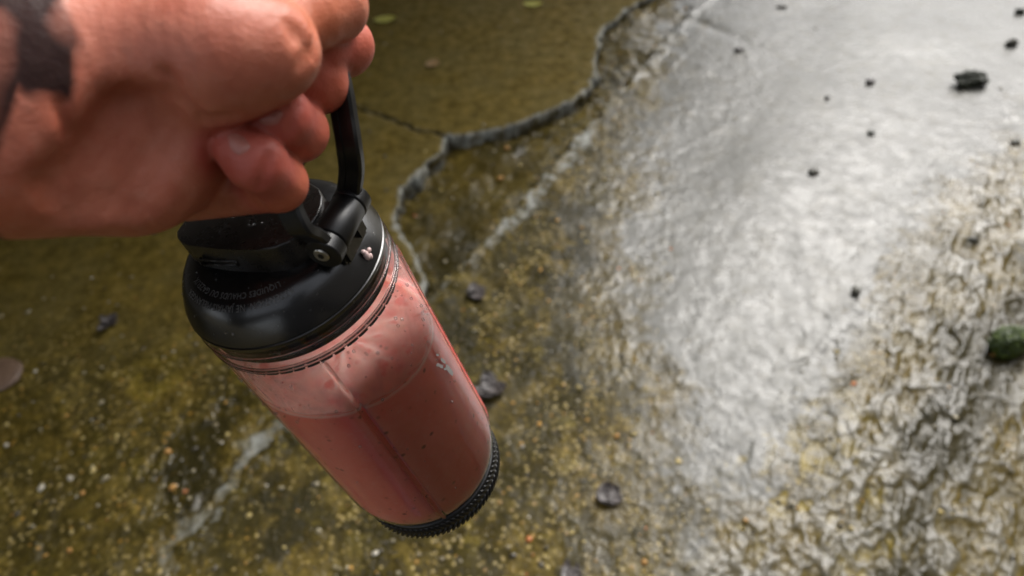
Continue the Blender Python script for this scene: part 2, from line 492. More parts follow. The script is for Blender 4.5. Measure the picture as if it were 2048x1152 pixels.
def concrete_mat():
    """wet, algae covered concrete; the vertex attributes 'cover' and 'finish' say what lies where:
    cover r = bare grey cement plus painted sheen and glints, g = yellow moss, b = blackish tone, a = fresh broken stone, pale rims, painted sheen of lip and arris;
    finish r = wetness of the surface film, g = coarse exposed aggregate"""
    t = NT('wet_concrete')
    g = t('NewGeometry').outputs['Position']
    cov = t('Attribute', _attribute_name='cover')
    fin = t('Attribute', _attribute_name='finish')
    sc = t('SeparateColor', Color=cov.outputs['Color']); sf = t('SeparateColor', Color=fin.outputs['Color'])
    grey, yel, dark, pale = sc.outputs[0], sc.outputs[1], sc.outputs[2], cov.outputs['Alpha']
    wet = sf.outputs[0]
    agg = t.math('MULTIPLY', sf.outputs[1], t.ramp(t.noise(g, 6.0, 4, 0.65), [(0.38, 0.25), (0.60, 1.0)]))
    n_l = t.noise(g, 5.5, 4, 0.6); n_m = t.noise(g, 26, 4, 0.62); n_f = t.noise(g, 110, 3, 0.6); n_ff = t.noise(g, 360, 2)
    olive = t.mix(t.ramp(n_m, [(0.3, 0.0), (0.7, 1.0)]), (0.043, 0.030, 0.005), (0.125, 0.086, 0.016))
    olive = t.mix(t.math('MULTIPLY', t.ramp(n_l, [(0.4, 0.0), (0.65, 1.0)]), 0.55), olive, (0.088, 0.070, 0.024))
    olive = t.mix(t.math('MULTIPLY', t.ramp(n_f, [(0.52, 0.0), (0.72, 1.0)]), 0.5), olive, (0.19, 0.140, 0.024))
    n_p = t.noise(g, 9.0, 5, 0.7, 0.4)
    olive = t.mix(t.math('MULTIPLY', t.ramp(n_p, [(0.40, 0.0), (0.54, 1.0)]), t.math('MULTIPLY', sf.outputs[1], 0.95)), olive, (0.026, 0.021, 0.004))
    olive = t.mix(t.math('MULTIPLY', t.ramp(t.noise(g, 13.0, 4, 0.7, 0.3), [(0.54, 0.0), (0.68, 1.0)]), t.math('MULTIPLY', agg, 0.6)), olive, (0.17, 0.13, 0.022))
    vor = t('TexVoronoi', Vector=g, Scale=105.0)
    pick = t('SeparateColor', Color=vor.outputs['Color'])
    olive = t.mix(t.math('MULTIPLY', agg, 0.9), olive, t.mix(1.0, olive, t.ramp(pick.outputs[2], [(0.0, 0.35), (0.5, 0.8), (1.0, 1.6)]), 'MULTIPLY'))
    stone = t.ramp(vor.outputs['Distance'], [(0.25, 1.0), (0.5, 0.0)])
    st_col = t.mix(pick.outputs[0], (0.20, 0.13, 0.022), (0.42, 0.33, 0.15))  # brightest aggregate colours also paint in glints of the sky
    st_col = t.mix(t.ramp(pick.outputs[1], [(0.86, 0.0), (0.9, 1.0)]), st_col, (0.42, 0.22, 0.05))
    olive = t.mix(t.math('MULTIPLY', t.math('MULTIPLY', stone, agg), t.ramp(pick.outputs[2], [(0.76, 0.0), (0.84, 0.9)])), olive, st_col)
    cement = t.mix(n_m, (0.080, 0.079, 0.070), (0.145, 0.144, 0.133))
    cement = t.mix(t.math('MULTIPLY', t.ramp(n_f, [(0.50, 0.0), (0.68, 1.0)]), 0.45), cement, (0.055, 0.048, 0.026))
    cement = t.mix(t.math('MULTIPLY', t.ramp(t.noise(g, 17.0, 5, 0.7), [(0.5, 0.0), (0.66, 1.0)]), 0.5), cement, (0.075, 0.067, 0.042))
    c = t.mix(t.ramp(t.math('ADD', grey, t.math('MULTIPLY', t.math('SUBTRACT', n_f, 0.5), 0.5)), [(0.25, 0.0), (0.75, 1.0)]), olive, cement)
    c = t.mix(t.ramp(t.math('ADD', yel, t.math('MULTIPLY', t.math('SUBTRACT', n_f, 0.5), 0.9)), [(0.3, 0.0), (0.9, 1.0)]), c, (0.185, 0.135, 0.014))
    c = t.mix(t.math('MULTIPLY', t.ramp(t.math('ADD', dark, t.math('MULTIPLY', t.math('SUBTRACT', n_m, 0.5), 0.7)), [(0.25, 0.0), (0.75, 1.0)]), 0.85), c, (0.020, 0.017, 0.006))
    c = t.mix(t.ramp(t.math('ADD', pale, t.math('MULTIPLY', t.math('SUBTRACT', n_f, 0.5), 0.5)), [(0.3, 0.0), (0.8, 1.0)]), c, (0.25, 0.255, 0.23))
    wv = t.math('ADD', wet, t.math('MULTIPLY', t.math('SUBTRACT', n_m, 0.5), 0.5))
    wv = t.math('ADD', wv, t.math('MULTIPLY', agg, t.math('SUBTRACT', t.math('MULTIPLY', stone, 0.45), 0.22)))
    rough = t.ramp(wv, [(0.1, 0.8), (0.40, 0.42), (0.60, 0.25), (0.90, 0.15)])
    h = t.math('ADD', t.math('MULTIPLY', n_f, 1.0), t.math('MULTIPLY', n_ff, 0.45))
    h = t.math('ADD', h, t.math('MULTIPLY', stone, t.math('MULTIPLY', agg, 0.8)))
    amt = t.math('ADD', t.math('MULTIPLY', agg, 0.60), 0.05)
    b = t('Bump', Strength=amt, Distance=0.004, Height=h)
    p = t('BsdfPrincipled', Base__Color=c, Roughness=rough, Normal=b.outputs[0])
    p.inputs['IOR'].default_value = 1.4
    spec = t.ramp(wv, [(0.1, 0.06), (0.5, 0.30), (0.95, 0.50)])
    t.t.links.new(spec, p.inputs['Specular IOR Level'])
    return t.surf(p.outputs[0])


MAT_SKIN = skin_mat()
MAT_NAIL = nail_mat()
MAT_CONC = concrete_mat()


# ------------------------------------------------------------------ ground
JOINT = [(1.60, 3.75), (0.807, 2.674), (0.39, 2.102), (0.058, 1.608), (-0.19, 1.272), (-0.516, 0.903), (-0.679, 0.617), (-0.95, 0.20)]
EDGE = [(0.871, 2.982), (0.533, 2.688), (0.413, 2.549), (0.37, 2.37), (0.354, 2.236), (0.296, 2.134), (0.208, 2.079), (0.107, 2.025), (0.008, 1.973),
        (-0.078, 1.96), (-0.164, 1.96), (-0.174, 1.897), (-0.224, 1.802), (-0.294, 1.693), (-0.309, 1.596), (-0.286, 1.509), (-0.235, 1.43),
        (-0.215, 1.33), (-0.235, 1.22), (-0.31, 1.13), (-0.40, 1.03), (-0.50, 0.92)]
CRACK = [(-0.165, 1.957), (-0.243, 1.997), (-0.326, 2.074), (-0.473, 2.194), (-0.884, 2.565), (-1.655, 3.229), (-2.6, 4.1)]
GREY = [(0.95, 3.3), (0.617, 2.324), (0.483, 1.997), (0.407, 1.718), (0.339, 1.463), (0.319, 1.225), (0.328, 1.036), (0.325, 0.874), (0.30, 0.78), (0.24, 0.64), (0.25, 0.57),
        (0.333, 0.60), (0.392, 0.601), (0.503, 0.714), (0.66, 0.874), (0.846, 1.093), (1.033, 1.327), (1.185, 1.487), (1.398, 1.637), (1.648, 1.775), (2.6, 2.661), (2.9, 4.2)]
RIPPLE = [(0.461, 0.644), (0.695, 0.91), (0.887, 1.136), (1.053, 1.343), (1.233, 1.502), (1.62, 1.726), (2.4, 1.9), (2.2, 0.2), (0.172, 0.2), (0.2, 0.45), (0.287, 0.546)]
DARK = [(-0.769, 0.822), (-0.763, 0.917), (-0.713, 0.975), (-0.669, 1.024), (-0.598, 1.002), (-0.602, 0.912), (-0.625, 0.819), (-0.651, 0.755), (-0.717, 0.74)]
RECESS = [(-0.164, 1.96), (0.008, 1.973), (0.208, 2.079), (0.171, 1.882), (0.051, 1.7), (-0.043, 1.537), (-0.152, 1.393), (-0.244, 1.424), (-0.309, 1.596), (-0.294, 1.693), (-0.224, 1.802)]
CREASE = [(0.70, 2.64), (0.782, 2.535), (0.87, 2.422), (0.982, 2.274), (1.146, 2.078), (1.26, 1.95)]


def grid(nx, ny):
    v = np.linspace(0, 1, ny)
    y = 0.30 + (3.9 - 0.30) * (v ** 1.35 * 0.75 + v * 0.25)
    xl = -1.20 - 0.42 * (y - 0.5); xr = 1.10 + 0.56 * (y - 0.47)
    u = np.linspace(0, 1, nx)
    Xg = xl[:, None] + (xr - xl)[:, None] * u[None, :]
    Yg = np.repeat(y[:, None], nx, 1)
    return Xg, Yg


NX, NY = 980, 700
GX, GY = grid(NX, NY)
# wander of every traced line, so the borders are as irregular as broken concrete
wx = fbm(GX, GY, 0.07, 4, 31) * 0.018 + fbm(GX, GY, 0.022, 3, 32, 0.7) * 0.010; wy = fbm(GX, GY, 0.07, 4, 57) * 0.018 + fbm(GX, GY, 0.022, 3, 58, 0.7) * 0.010
X2, Y2 = GX + wx, GY + wy

LEFT_POLY = JOINT + [(-4, 0.2), (-4, 5), (1.6, 5)]
d_joint = poly_dist(X2, Y2, JOINT)
left = in_poly(X2, Y2, LEFT_POLY)
dj = np.where(left, -d_joint, d_joint)                 # positive on the gutter side
SLAB_POLY = EDGE[:] + [(-0.60, 0.70), (-0.85, 0.20), (-4, 0.1), (-4, 5), (1.2, 5), (1.1, 3.3)]
in_slab = in_poly(X2, Y2, SLAB_POLY) & (dj < -0.006)
crack_top = in_poly(X2, Y2, CRACK + [(-2.6, 5), (2, 5), (2, 2.5), (0.3, 1.95)])
d_crack = poly_dist(X2, Y2, CRACK)
d_edge = poly_dist(X2, Y2, EDGE)
s_grey = sdist(GX + 3 * wx, GY + 3 * wy, GREY)
s_rip = sdist(GX + 2 * wx, GY + 2 * wy, RIPPLE)
s_dark = sdist(GX + 2 * wx, GY + 2 * wy, DARK)
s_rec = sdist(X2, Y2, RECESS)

m_grey = smooth(-0.16, 0.16, s_grey + 0.16 * fbm(GX, GY, 0.16, 5, 3, 0.65) + 0.10 * fbm(GX, GY, 0.022, 3, 4, 0.7))
m_rip = smooth(-0.06, 0.16, s_rip + 0.03 * fbm(GX, GY, 0.1, 3, 5))
m_dark = smooth(-0.03, 0.05, s_dark + 0.02 * fbm(GX, GY, 0.05, 3, 9))
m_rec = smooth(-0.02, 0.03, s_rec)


def spot(cx, cy, r):
    return np.exp(-((GX - cx) ** 2 + (GY - cy) ** 2) / (r * r))


# direction the water runs (along the gutter, roughly along the joint)
fdx, fdy = 0.60, 0.80
along = GX * fdx + GY * fdy; across = -GX * fdy + GY * fdx
pebbly = fbm(GX, GY, 0.011, 2, 71)
lumps = fbm(GX, GY, 0.032, 3, 73)
flow = fbm(along / 1.9, across, 0.028, 3, 77, 0.55)
broad = fbm(GX, GY, 0.5, 2, 79)
flow2 = fbm(along / 1.9 + 0.02 * lumps, across, 0.024, 3, 121, 0.5) + 0.35 * fbm(GX, GY, 0.013, 2, 122)
flow3 = fbm(along / 2.6, across, 0.060, 2, 123, 0.5)
ridged = 1 - np.abs(fbm(along / 1.7, across, 0.05, 3, 81, 0.5)) * 2

# ---- heights: gutter and sub-base (object 'ground')
bowl = -0.022 * smooth(0.03, 0.45, dj) + 0.03 * smooth(0.75, 1.9, dj)
h_ground = bowl + 0.006 * broad
h_ground += 0.0035 * fbm(GX, GY, 0.03, 3, 97) * np.exp(-((dj - 0.015) / 0.05) ** 2)
h_ground += 0.010 * np.exp(-(dj / 0.028) ** 2) * (0.6 + 0.5 * fbm(GX, GY, 0.06, 2, 83))     # raised lip along the joint
h_ground += 0.002 * (0.4 + fbm(GX, GY, 0.05, 3, 86)) * np.exp(-((dj - 0.085 - 0.02 * fbm(GX, GY, 0.3, 2, 84)) / 0.012) ** 2) * smooth(1.5, 2.1, GY)
rough_left = (1 - m_grey) * (1 - m_rip)
h_ground += rough_left * (0.0012 * pebbly + 0.0020 * lumps)
h_ground += m_grey * (0.0003 * pebbly + 0.0008 * lumps) * (0.4 + 1.2 * smooth(2.0, 0.8, GY))
h_ground += m_rip * (0.0068 * flow2 + 0.0034 * flow3)
h_ground += smooth(-0.30, 0.0, s_rip) * (1 - m_rip) * (0.0022 * flow2 + 0.0016 * flow3)
d_cre = poly_dist(GX, GY, CREASE)
h_ground -= 0.005 * np.exp(-(d_cre / 0.026) ** 2) * (0.6 + 0.5 * fbm(GX, GY, 0.15, 2, 120)) * smooth(0.0, 0.25, 1.20 - GX)
rec_floor = -0.012 - 0.040 * smooth(1.2, 1.42, GY) * (1 - 0.55 * smooth(2.1, 2.5, GY)) + 0.016 * fbm(GX, GY, 0.11, 3, 95) * smooth(1.2, 1.42, GY) + 0.012 * smooth(0.05, 0.0, d_edge) * fbm(GX, GY, 0.03, 2, 96) + 0.0035 * lumps + 0.0012 * pebbly
under = smooth(0.0, -0.03, dj)                     # left of the lip the ground drops to the sub-base
h_ground = h_ground * (1 - under) + rec_floor * under

# ---- heights: slab tops
top_far = 0.0012 * lumps + 0.0016 * fbm(GX, GY, 0.12, 3, 126) + 0.0004 * pebbly * smooth(2.2, 1.6, GY) + 0.003 * broad
top_near = 0.0036 * lumps + 0.0022 * pebbly + 0.004 * broad + 0.003 * fbm(GX, GY, 0.09, 2, 91)
near_mix = smooth(1.75, 1.2, GY - 0.25 * GX)
h_slab = top_far * (1 - near_mix) + top_near * near_mix
h_slab -= 0.006 * np.exp(-(d_crack / 0.012) ** 2)
h_slab -= 0.005 * smooth(0.028, 0.0, d_edge)          # crumbled arris
h_slab -= 0.010 * m_dark
h_slab -= 0.008 * np.exp(-((dj + 0.05) / 0.014) ** 2) * near_mix * (0.5 + fbm(GX, GY, 0.08, 2, 93))
h_slab -= 0.004 * crack_top * 0.5

# ---- what lies where, and where glints and sheen are painted in
crest = 1.1 * flow2 + 0.30 * flow3
yellow = 0.80 * smooth(0.4, -0.3, crest) * spot(0.50, 0.66, 0.19) * (0.35 + 1.1 * fbm(GX, GY, 0.05, 3, 101)) + 0.55 * spot(0.62, 0.80, 0.14) * (0.5 + fbm(GX, GY, 0.04, 3, 102))
yellow += 0.9 * np.exp(-((dj + 0.012) / 0.016) ** 2) * smooth(1.33, 1.42, GY) * smooth(1.75, 1.55, GY)
yellow += 0.5 * smooth(0.25, 0.6, fbm(GX, GY, 0.12, 3, 103)) * (dj < -0.05) * near_mix
yellow += 0.4 * smooth(0.3, 0.6, fbm(GX, GY, 0.09, 3, 104)) * m_rip * smooth(0.9, 0.5, GY)
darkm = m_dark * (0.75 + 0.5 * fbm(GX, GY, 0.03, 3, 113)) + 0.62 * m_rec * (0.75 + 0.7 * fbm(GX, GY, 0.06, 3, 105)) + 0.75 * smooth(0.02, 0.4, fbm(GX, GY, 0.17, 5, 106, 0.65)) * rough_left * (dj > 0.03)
darkm += (0.75 * smooth(0.05, 0.5, fbm(along / 1.6, across, 0.20, 3, 107)) + 0.45 * smooth(-0.1, -0.6, crest)) * m_rip
darkm += 0.85 * smooth(-0.05, 0.32, fbm(GX, GY, 0.15, 5, 115, 0.65)) * (dj < -0.02) * near_mix
patchy = smooth(-0.95, -0.05, fbm(GX, GY, 0.045, 4, 108, 0.65))
pale_g = np.exp(-((dj - 0.006) / 0.020) ** 2) * 0.50 * patchy  # the lip's reflection of the sky, painted as a pale band
grain = 0.65 + 0.7 * fbm(GX, GY, 0.018, 3, 125, 0.7)
pale_g *= grain
pale_g += 0.60 * patchy * grain * np.exp(-((dj - 0.03 - 0.012 * fbm(GX, GY, 0.1, 3, 110)) / 0.032) ** 2) * smooth(1.35, 1.5, GY) * smooth(2.0, 1.85, GY)
pale_s = 0.75 * smooth(0.022, 0.0, d_edge) * (GY > 1.2) + 0.35 * np.exp(-((d_crack - 0.012) / 0.01) ** 2) + 0.60 * np.exp(-((dj + 0.025) / 0.034) ** 2) * near_mix * (0.6 + 1.2 * fbm(GX, GY, 0.06, 3, 109))  # highlight on the arris painted pale; crack rim and joint streak pale too
m_right = smooth(-0.10, 0.10, s_rip)
m_cover = m_grey * (1 - m_right) + m_right * (0.20 + 0.34 * smooth(-0.45, 0.55, crest + 0.35 * m_grey + 0.15 * fbm(GX, GY, 0.25, 2, 111)))  # ripple crests coloured greyer, painting in their wet glints
m_cover = np.maximum(m_cover, 0.50 * smooth(0.05, 0.7, pebbly + 0.4 * fbm(GX, GY, 0.09, 3, 112)) * smooth(-0.42, 0.0, s_grey) * (dj > 0.02) * (1 - m_right))  # pebble tops greyed the same way for dots of sheen
wet_g = 0.38 * (1 - m_grey) + 0.56 * m_grey + 0.06 * m_right + 0.1 * m_rec
wet_g = wet_g + 0.25 * smooth(0.0, 0.25, s_grey + 0.3) * (1 - m_grey)
wet_g = wet_g * (1 - 0.5 * m_right) + m_right * (0.24 + 0.12 * smooth(-0.4, 0.5, crest))
wet_s = 0.18 + 0.34 * near_mix + 0.35 * m_dark + 0.0 * dj
agg_g = ((1 - m_grey) * 0.9 * (1 - m_right) + 0.10 * m_grey + 0.30 * m_right) * (1 - 0.6 * m_rec)
agg_s = 0.15 + 0.6 * near_mix


def quads(nx, ny):
    i = np.arange(nx * ny).reshape(ny, nx)
    return np.stack([i[:-1, :-1], i[:-1, 1:], i[1:, 1:], i[1:, :-1]], -1).reshape(-1, 4)


def attr(o, name, cols):
    a = o.data.color_attributes.new(name, 'FLOAT_COLOR', 'POINT')
    a.data.foreach_set('color', np.clip(cols, 0, 1).astype(np.float32).ravel())


ALLQ = quads(NX, NY)


def sheet(name, keep_v, H, cover, finish, skirt=None):
    """mesh of the grid cells whose four corners are kept; skirt = depth of the wall hung on its border"""
    kf = keep_v.ravel()[ALLQ].all(1)
    F = ALLQ[kf]
    used = np.zeros(NX * NY, bool); used[F.ravel()] = True
    idx = np.cumsum(used) - 1
    V = np.stack([GX.ravel()[used], GY.ravel()[used], H.ravel()[used]], -1)
    F = idx[F]
    C1 = np.stack([c.ravel()[used] for c in cover], -1); C2 = np.stack([c.ravel()[used] for c in finish], -1)
    if skirt:
        E = np.concatenate([F[:, [0, 1]], F[:, [1, 2]], F[:, [2, 3]], F[:, [3, 0]]])
        key = np.sort(E, 1); _, inv, cnt = np.unique(key[:, 0].astype(np.int64) * len(V) + key[:, 1], return_inverse=True, return_counts=True)
        B = E[cnt[inv] == 1]
        bv = np.unique(B); nv = len(V)
        rows = 3
        V0 = V[bv].copy(); prev = {}
        remap_prev = np.full(nv, -1); remap_prev[bv] = bv
        newV, newC1, newC2 = [V], [C1], [C2]
        base = nv
        for r in range(1, rows + 1):
            Vr = V0.copy(); Vr[:, 2] -= skirt * r / rows
            Vr[:, 0] += 0.010 * fbm(V0[:, 0] + r, V0[:, 1], 0.02, 2, 200 + r); Vr[:, 1] += 0.010 * fbm(V0[:, 0], V0[:, 1] + r, 0.02, 2, 300 + r)
            newV.append(Vr)
            c = C1[bv].copy(); c[:, 3] = 0.48 + 0.95 * fbm(V0[:, 0] + 0.3 * r, V0[:, 1], 0.05, 4, 400 + r, 0.7); c[:, 0] = 0.35; c[:, 1] = 0; c[:, 2] = 0.0; newC1.append(c)
            c2 = C2[bv].copy(); c2[:, 0] = 0.5; c2[:, 1] = 0.6; newC2.append(c2)
            remap = np.full(nv, -1); remap[bv] = base + np.arange(len(bv))
            F = np.concatenate([F, np.stack([remap_prev[B[:, 1]], remap_prev[B[:, 0]], remap[B[:, 0]], remap[B[:, 1]]], -1)])
            remap_prev = remap; base += len(bv)
        V = np.concatenate(newV); C1 = np.concatenate(newC1); C2 = np.concatenate(newC2)
    o = mesh_obj(name, V, F, MAT_CONC)
    attr(o, 'cover', C1); attr(o, 'finish', C2)
    return tag(o, kind='structure')


zero = np.zeros_like(GX); one = np.ones_like(GX)
deep = in_slab & (d_edge > 0.08) & (dj < -0.10)
ground = sheet('ground', ~deep, h_ground, (m_cover, yellow * (dj > -0.05), darkm, pale_g * (dj > -0.04)), (wet_g, agg_g, zero, one))
ground['label'] = 'wet concrete gutter with a grey sheen and rippled mossy right side'
slab_cover = (0.10 * one, yellow, darkm * (m_dark > 0.02), pale_s)
slab_fin = (wet_s, agg_s, zero, one)
slab = sheet('concrete_slab', in_slab & crack_top & (d_crack > 0.0035), h_slab, slab_cover, slab_fin, skirt=0.060)
slab['label'] = 'smooth olive concrete slab beyond the crack with a broken edge'
slab2 = sheet('concrete_slab', in_slab & ~crack_top & (d_crack > 0.0035), h_slab, slab_cover, slab_fin, skirt=0.060)
slab2['label'] = 'mossy olive concrete slab on the near side of the crack'


def surface_z(x, y, Hm):
    """height of a grid field at a point"""
    row = int(np.abs(GY[:, 0] - y).argmin())
    c = int(np.abs(GX[row] - x).argmin())
    return float(Hm[row, c]), bool(in_slab[row, c])


def ground_z(x, y):
    z, s = surface_z(x, y, h_ground)
    return surface_z(x, y, h_slab)[0] if s else z


# the yard beyond the part in view: a plain sheet carried on to the horizon
bm = bmesh.new()
R_ = [0.0, 3.0, 8.0, 25.0, 80.0, 250.0]
prev = None
for r in R_[1:]:
    ring = [bm.verts.new((r * math.cos(a * math.pi / 24), 1.5 + r * math.sin(a * math.pi / 24), -0.075)) for a in range(48)]
    if prev:
        for k in range(48): bm.faces.new((prev[k], prev[(k + 1) % 48], ring[(k + 1) % 48], ring[k]))
    else: bm.faces.new(ring)
    prev = ring
yard = from_bm('yard_ground', bm, MAT_CONC)
attr(yard, 'cover', np.tile([0.3, 0.1, 0.1, 0.0], (len(yard.data.vertices), 1)))
attr(yard, 'finish', np.tile([0.4, 0.5, 0.0, 1.0], (len(yard.data.vertices), 1)))
tag(yard, kind='structure')

# the passage the picture is taken in: an eave on the left along the gutter's joint, a house wall on the right, sky between them
PASSAGE = Matrix.Translation((-0.19, 1.27, 0)) @ Matrix.Rotation(-math.atan2(0.6, 0.8), 4, 'Z')    # local x = across to the right, y = along
t = NT('stained_timber')
tc = t('TexCoord').outputs['Object']
c_ = t.mix(t.noise(t('Mapping', Vector=tc, Scale=(6, 0.5, 6)).outputs[0], 4.0, 4), (0.06, 0.035, 0.02), (0.13, 0.08, 0.045))
MAT_TIMBER = t.surf(t('BsdfPrincipled', Base__Color=c_, Roughness=0.6).outputs[0])
t = NT('rendered_wall')
tc = t('TexCoord').outputs['Object']
c_ = t.mix(t.noise(tc, 3.0, 5), (0.16, 0.14, 0.115), (0.26, 0.235, 0.20))
MAT_WALL = t.surf(t('BsdfPrincipled', Base__Color=c_, Roughness=0.8, Normal=t('Bump', Strength=0.3, Distance=0.004, Height=t.noise(tc, 120, 3)).outputs[0]).outputs[0])


def passage_obj(name, boxes, mat, label):
    bm = bmesh.new()
    for c, sz in boxes: box_bm(bm, c, sz)
    o = from_bm(name, bm, mat, smooth=False)
    o.matrix_world = PASSAGE
    return tag(o, label, kind='structure')


passage_obj('eave', [((-2.00, 1.0, 2.70), (3.3, 11.0, 0.04)), ((-0.34, 1.0, 2.66), (0.03, 11.0, 0.16))]
            + [((-2.00, -4.3 + 0.6 * k, 2.62), (3.28, 0.05, 0.11)) for k in range(18)], MAT_TIMBER, 'timber eave over the far slab')
passage_obj('house_wall', [((-3.60, 1.0, 1.3), (0.2, 11.0, 2.75)), ((-3.48, 1.0, 0.15), (0.05, 11.0, 0.45))], MAT_WALL, 'rendered wall under the eave')
passage_obj('neighbour_wall', [((2.35, 1.5, 1.2), (0.2, 9.0, 2.6)), ((2.23, 1.5, 0.15), (0.05, 9.0, 0.45))], MAT_WALL, 'tall rendered wall on the other side of the gutter')

# ------------------------------------------------------------------ bottle
Xb = Vector((0.93230, -0.32396, 0.16080)); Yb = Vector((0.31024, 0.94486, 0.10484)); Zb = Vector((-0.18589, -0.04785, 0.98140))
ORIG = Vector((-0.09067, 0.22266, 1.09783))
bottle = bpy.data.objects.new('drink_bottle', None)
col.objects.link(bottle)
bottle.empty_display_size = 0.05
bottle.matrix_world = Matrix(((Xb.x, Yb.x, Zb.x, ORIG.x), (Xb.y, Yb.y, Zb.y, ORIG.y), (Xb.z, Yb.z, Zb.z, ORIG.z), (0, 0, 0, 1)))
tag(bottle, 'clear drink bottle of pink smoothie with black flip lid hanging from the hand', 'bottle')
GL = Vector((0.1608, 0.1048, 0.9814))                 # plumb line in the bottle's frame: the drink stays level while the bottle tilts
LEVEL = -0.0514


def cup_r(s):
    """outer radius, s metres below the lid's rim"""
    if s < 0.150: return 0.0425 + 0.0014 * s / 0.150
    return 0.0439 - 0.0042 * ((s - 0.150) / 0.020) ** 2.4


def level_z(x, y): return LEVEL - (GL.x * x + GL.y * y) / GL.z


# cup wall
prof = [(cup_r(s), -s) for s in np.concatenate([np.linspace(0.0005, 0.150, 30), np.linspace(0.152, 0.1702, 10)])]
cup = from_bm('cup', lathe(prof, 128), MAT_CLEAR, bottle)
cup['label'] = 'clear plastic cup wall'
# rim thickness of the cup, seen through the wall
prof = [(0.0424, -0.0012), (0.0396, -0.0012), (0.0394, -0.016), (0.0400, -0.0175)]
from_bm('cup_rim', lathe(prof, 128), MAT_CLEAR, cup)
bm = bmesh.new()
for zc in (-0.0060, -0.0128, -0.0146):
    prevq = None; first = None
    for k in range(128):
        a = 2 * math.pi * k / 128
        q = [bm.verts.new(((0.0424 + 0.0007 * math.cos(p)) * math.cos(a), (0.0424 + 0.0007 * math.cos(p)) * math.sin(a), zc + 0.0006 * math.sin(p))) for p in [i * math.pi / 3 for i in range(6)]]
        if prevq:
            for j in range(6): bm.faces.new((prevq[j], prevq[(j + 1) % 6], q[(j + 1) % 6], q[j]))
        first = first or q; prevq = q
    for j in range(6): bm.faces.new((prevq[j], prevq[(j + 1) % 6], first[(j + 1) % 6], first[j]))
from_bm('cup_thread', bm, MAT_RIB, cup)
# stiffening ribs: a slim raised bar down the wall, every 90 degrees
RIB_AZ = math.radians(-53.6)
for k in range(4):
    a = RIB_AZ + k * math.pi / 2
    bm = bmesh.new()
    rows = []
    n = 40
    for i in range(n + 1):
        s = 0.0155 + (0.1675 - 0.0155) * i / n
        w_ = 0.0012 * (0.35 if i in (0,) else 1.0)
        r0 = cup_r(s) - 0.0004
        row = []
        for off, rr in ((-1.0, 0.0), (-0.55, 0.0013), (0.55, 0.0013), (1.0, 0.0)):
            aa = a + off * w_ / r0
            row.append(bm.verts.new(((r0 + rr) * math.cos(aa), (r0 + rr) * math.sin(aa), -s)))
        rows.append(row)
    for A, B in zip(rows, rows[1:]):
        for j in range(3): bm.faces.new((A[j], A[j + 1], B[j + 1], B[j]))
    from_bm('rib', bm, MAT_RIB, cup)

# the drink
n = 480
bm = bmesh.new()
rings = []
for j in range(34):
    f = j / 33
    ring = []
    for k in range(n):
        a = 2 * math.pi * k / n
        zt = level_z(0.0425 * math.cos(a), 0.0425 * math.sin(a))
        z = zt * (1 - f) + (-0.1690) * f
        da = min(abs((a - RIB_AZ - q * math.pi / 2 + math.pi) % (2 * math.pi) - math.pi) for q in range(4)) * 0.043
        r = cup_r(-z) - 0.0009 - 0.0036 * math.exp(-(da / 0.0014) ** 4)
        ring.append(bm.verts.new((r * math.cos(a), r * math.sin(a), z)))
    rings.append(ring)
for A, B in zip(rings, rings[1:]):
    for k in range(n): bm.faces.new((A[k], B[k], B[(k + 1) % n], A[(k + 1) % n]))
prevr = rings[0]
for rr in (0.040, 0.034, 0.026, 0.017, 0.008):
    ring = []
    for k in range(n):
        a = 2 * math.pi * k / n
        x, y = rr * math.cos(a), rr * math.sin(a)
        dz = 0.0007 * math.sin(7 * a + rr * 300) * math.sin(rr * 160) + 0.0005 * math.sin(13 * a - rr * 500)
        ring.append(bm.verts.new((x, y, level_z(x, y) - 0.0012 + dz)))
    for k in range(n): bm.faces.new((prevr[k], prevr[(k + 1) % n], ring[(k + 1) % n], ring[k]))
    prevr = ring
bm.faces.new(prevr)
bm.faces.new(rings[-1][::-1])
n = 128
drink = from_bm('smoothie', bm, MAT_SMOOTHIE, bottle)
drink['label'] = 'dusky pink smoothie with dark fruit flecks'
# residue clinging to the inside above the drink
bm = bmesh.new()
rings = []
for j in range(12):
    f = j / 11
    ring = []
    for k in range(n):
        a = 2 * math.pi * k / n
        zt = level_z(0.0425 * math.cos(a), 0.0425 * math.sin(a)) + 0.0002
        z = -0.0155 * (1 - f) + zt * f
        r = cup_r(-z) - 0.0011
        ring.append(bm.verts.new((r * math.cos(a), r * math.sin(a), z)))
    rings.append(ring)
for A, B in zip(rings, rings[1:]):
    for k in range(n): bm.faces.new((A[k], A[(k + 1) % n], B[(k + 1) % n], B[k]))
from_bm('smoothie_residue', bm, MAT_FILM, cup)

# worn grey print on the side
marks = [(3.0, 0.0735, 0.0008, 0.004), (5.5, 0.067, 0.0005, 0.003), (8.5, 0.083, 0.0014, 0.010), (7.5, 0.074, 0.0008, 0.006), (1.0, 0.070, 0.0008, 0.003), (5.0, 0.078, 0.0006, 0.003)]
for az, s, w_, h_ in marks:
    bm = bmesh.new()
    rows = []
    for i in range(7):
        f = i / 6; s_ = s - h_ / 2 + h_ * f
        wid = w_ * (0.55 + 0.6 * math.sin(math.pi * (0.15 + 0.7 * f)))
        row = []
        for off in (-1, 0, 1):
            a = math.radians(az + 2.2 * f) + off * wid / 0.0435
            r = cup_r(s_) + 0.00015
            row.append(bm.verts.new((r * math.cos(a), r * math.sin(a), -s_)))
        rows.append(row)
    for A, B in zip(rows, rows[1:]):
        for j in range(2): bm.faces.new((A[j], A[j + 1], B[j + 1], B[j]))
    from_bm('printed_mark', bm, MAT_MARK, cup)

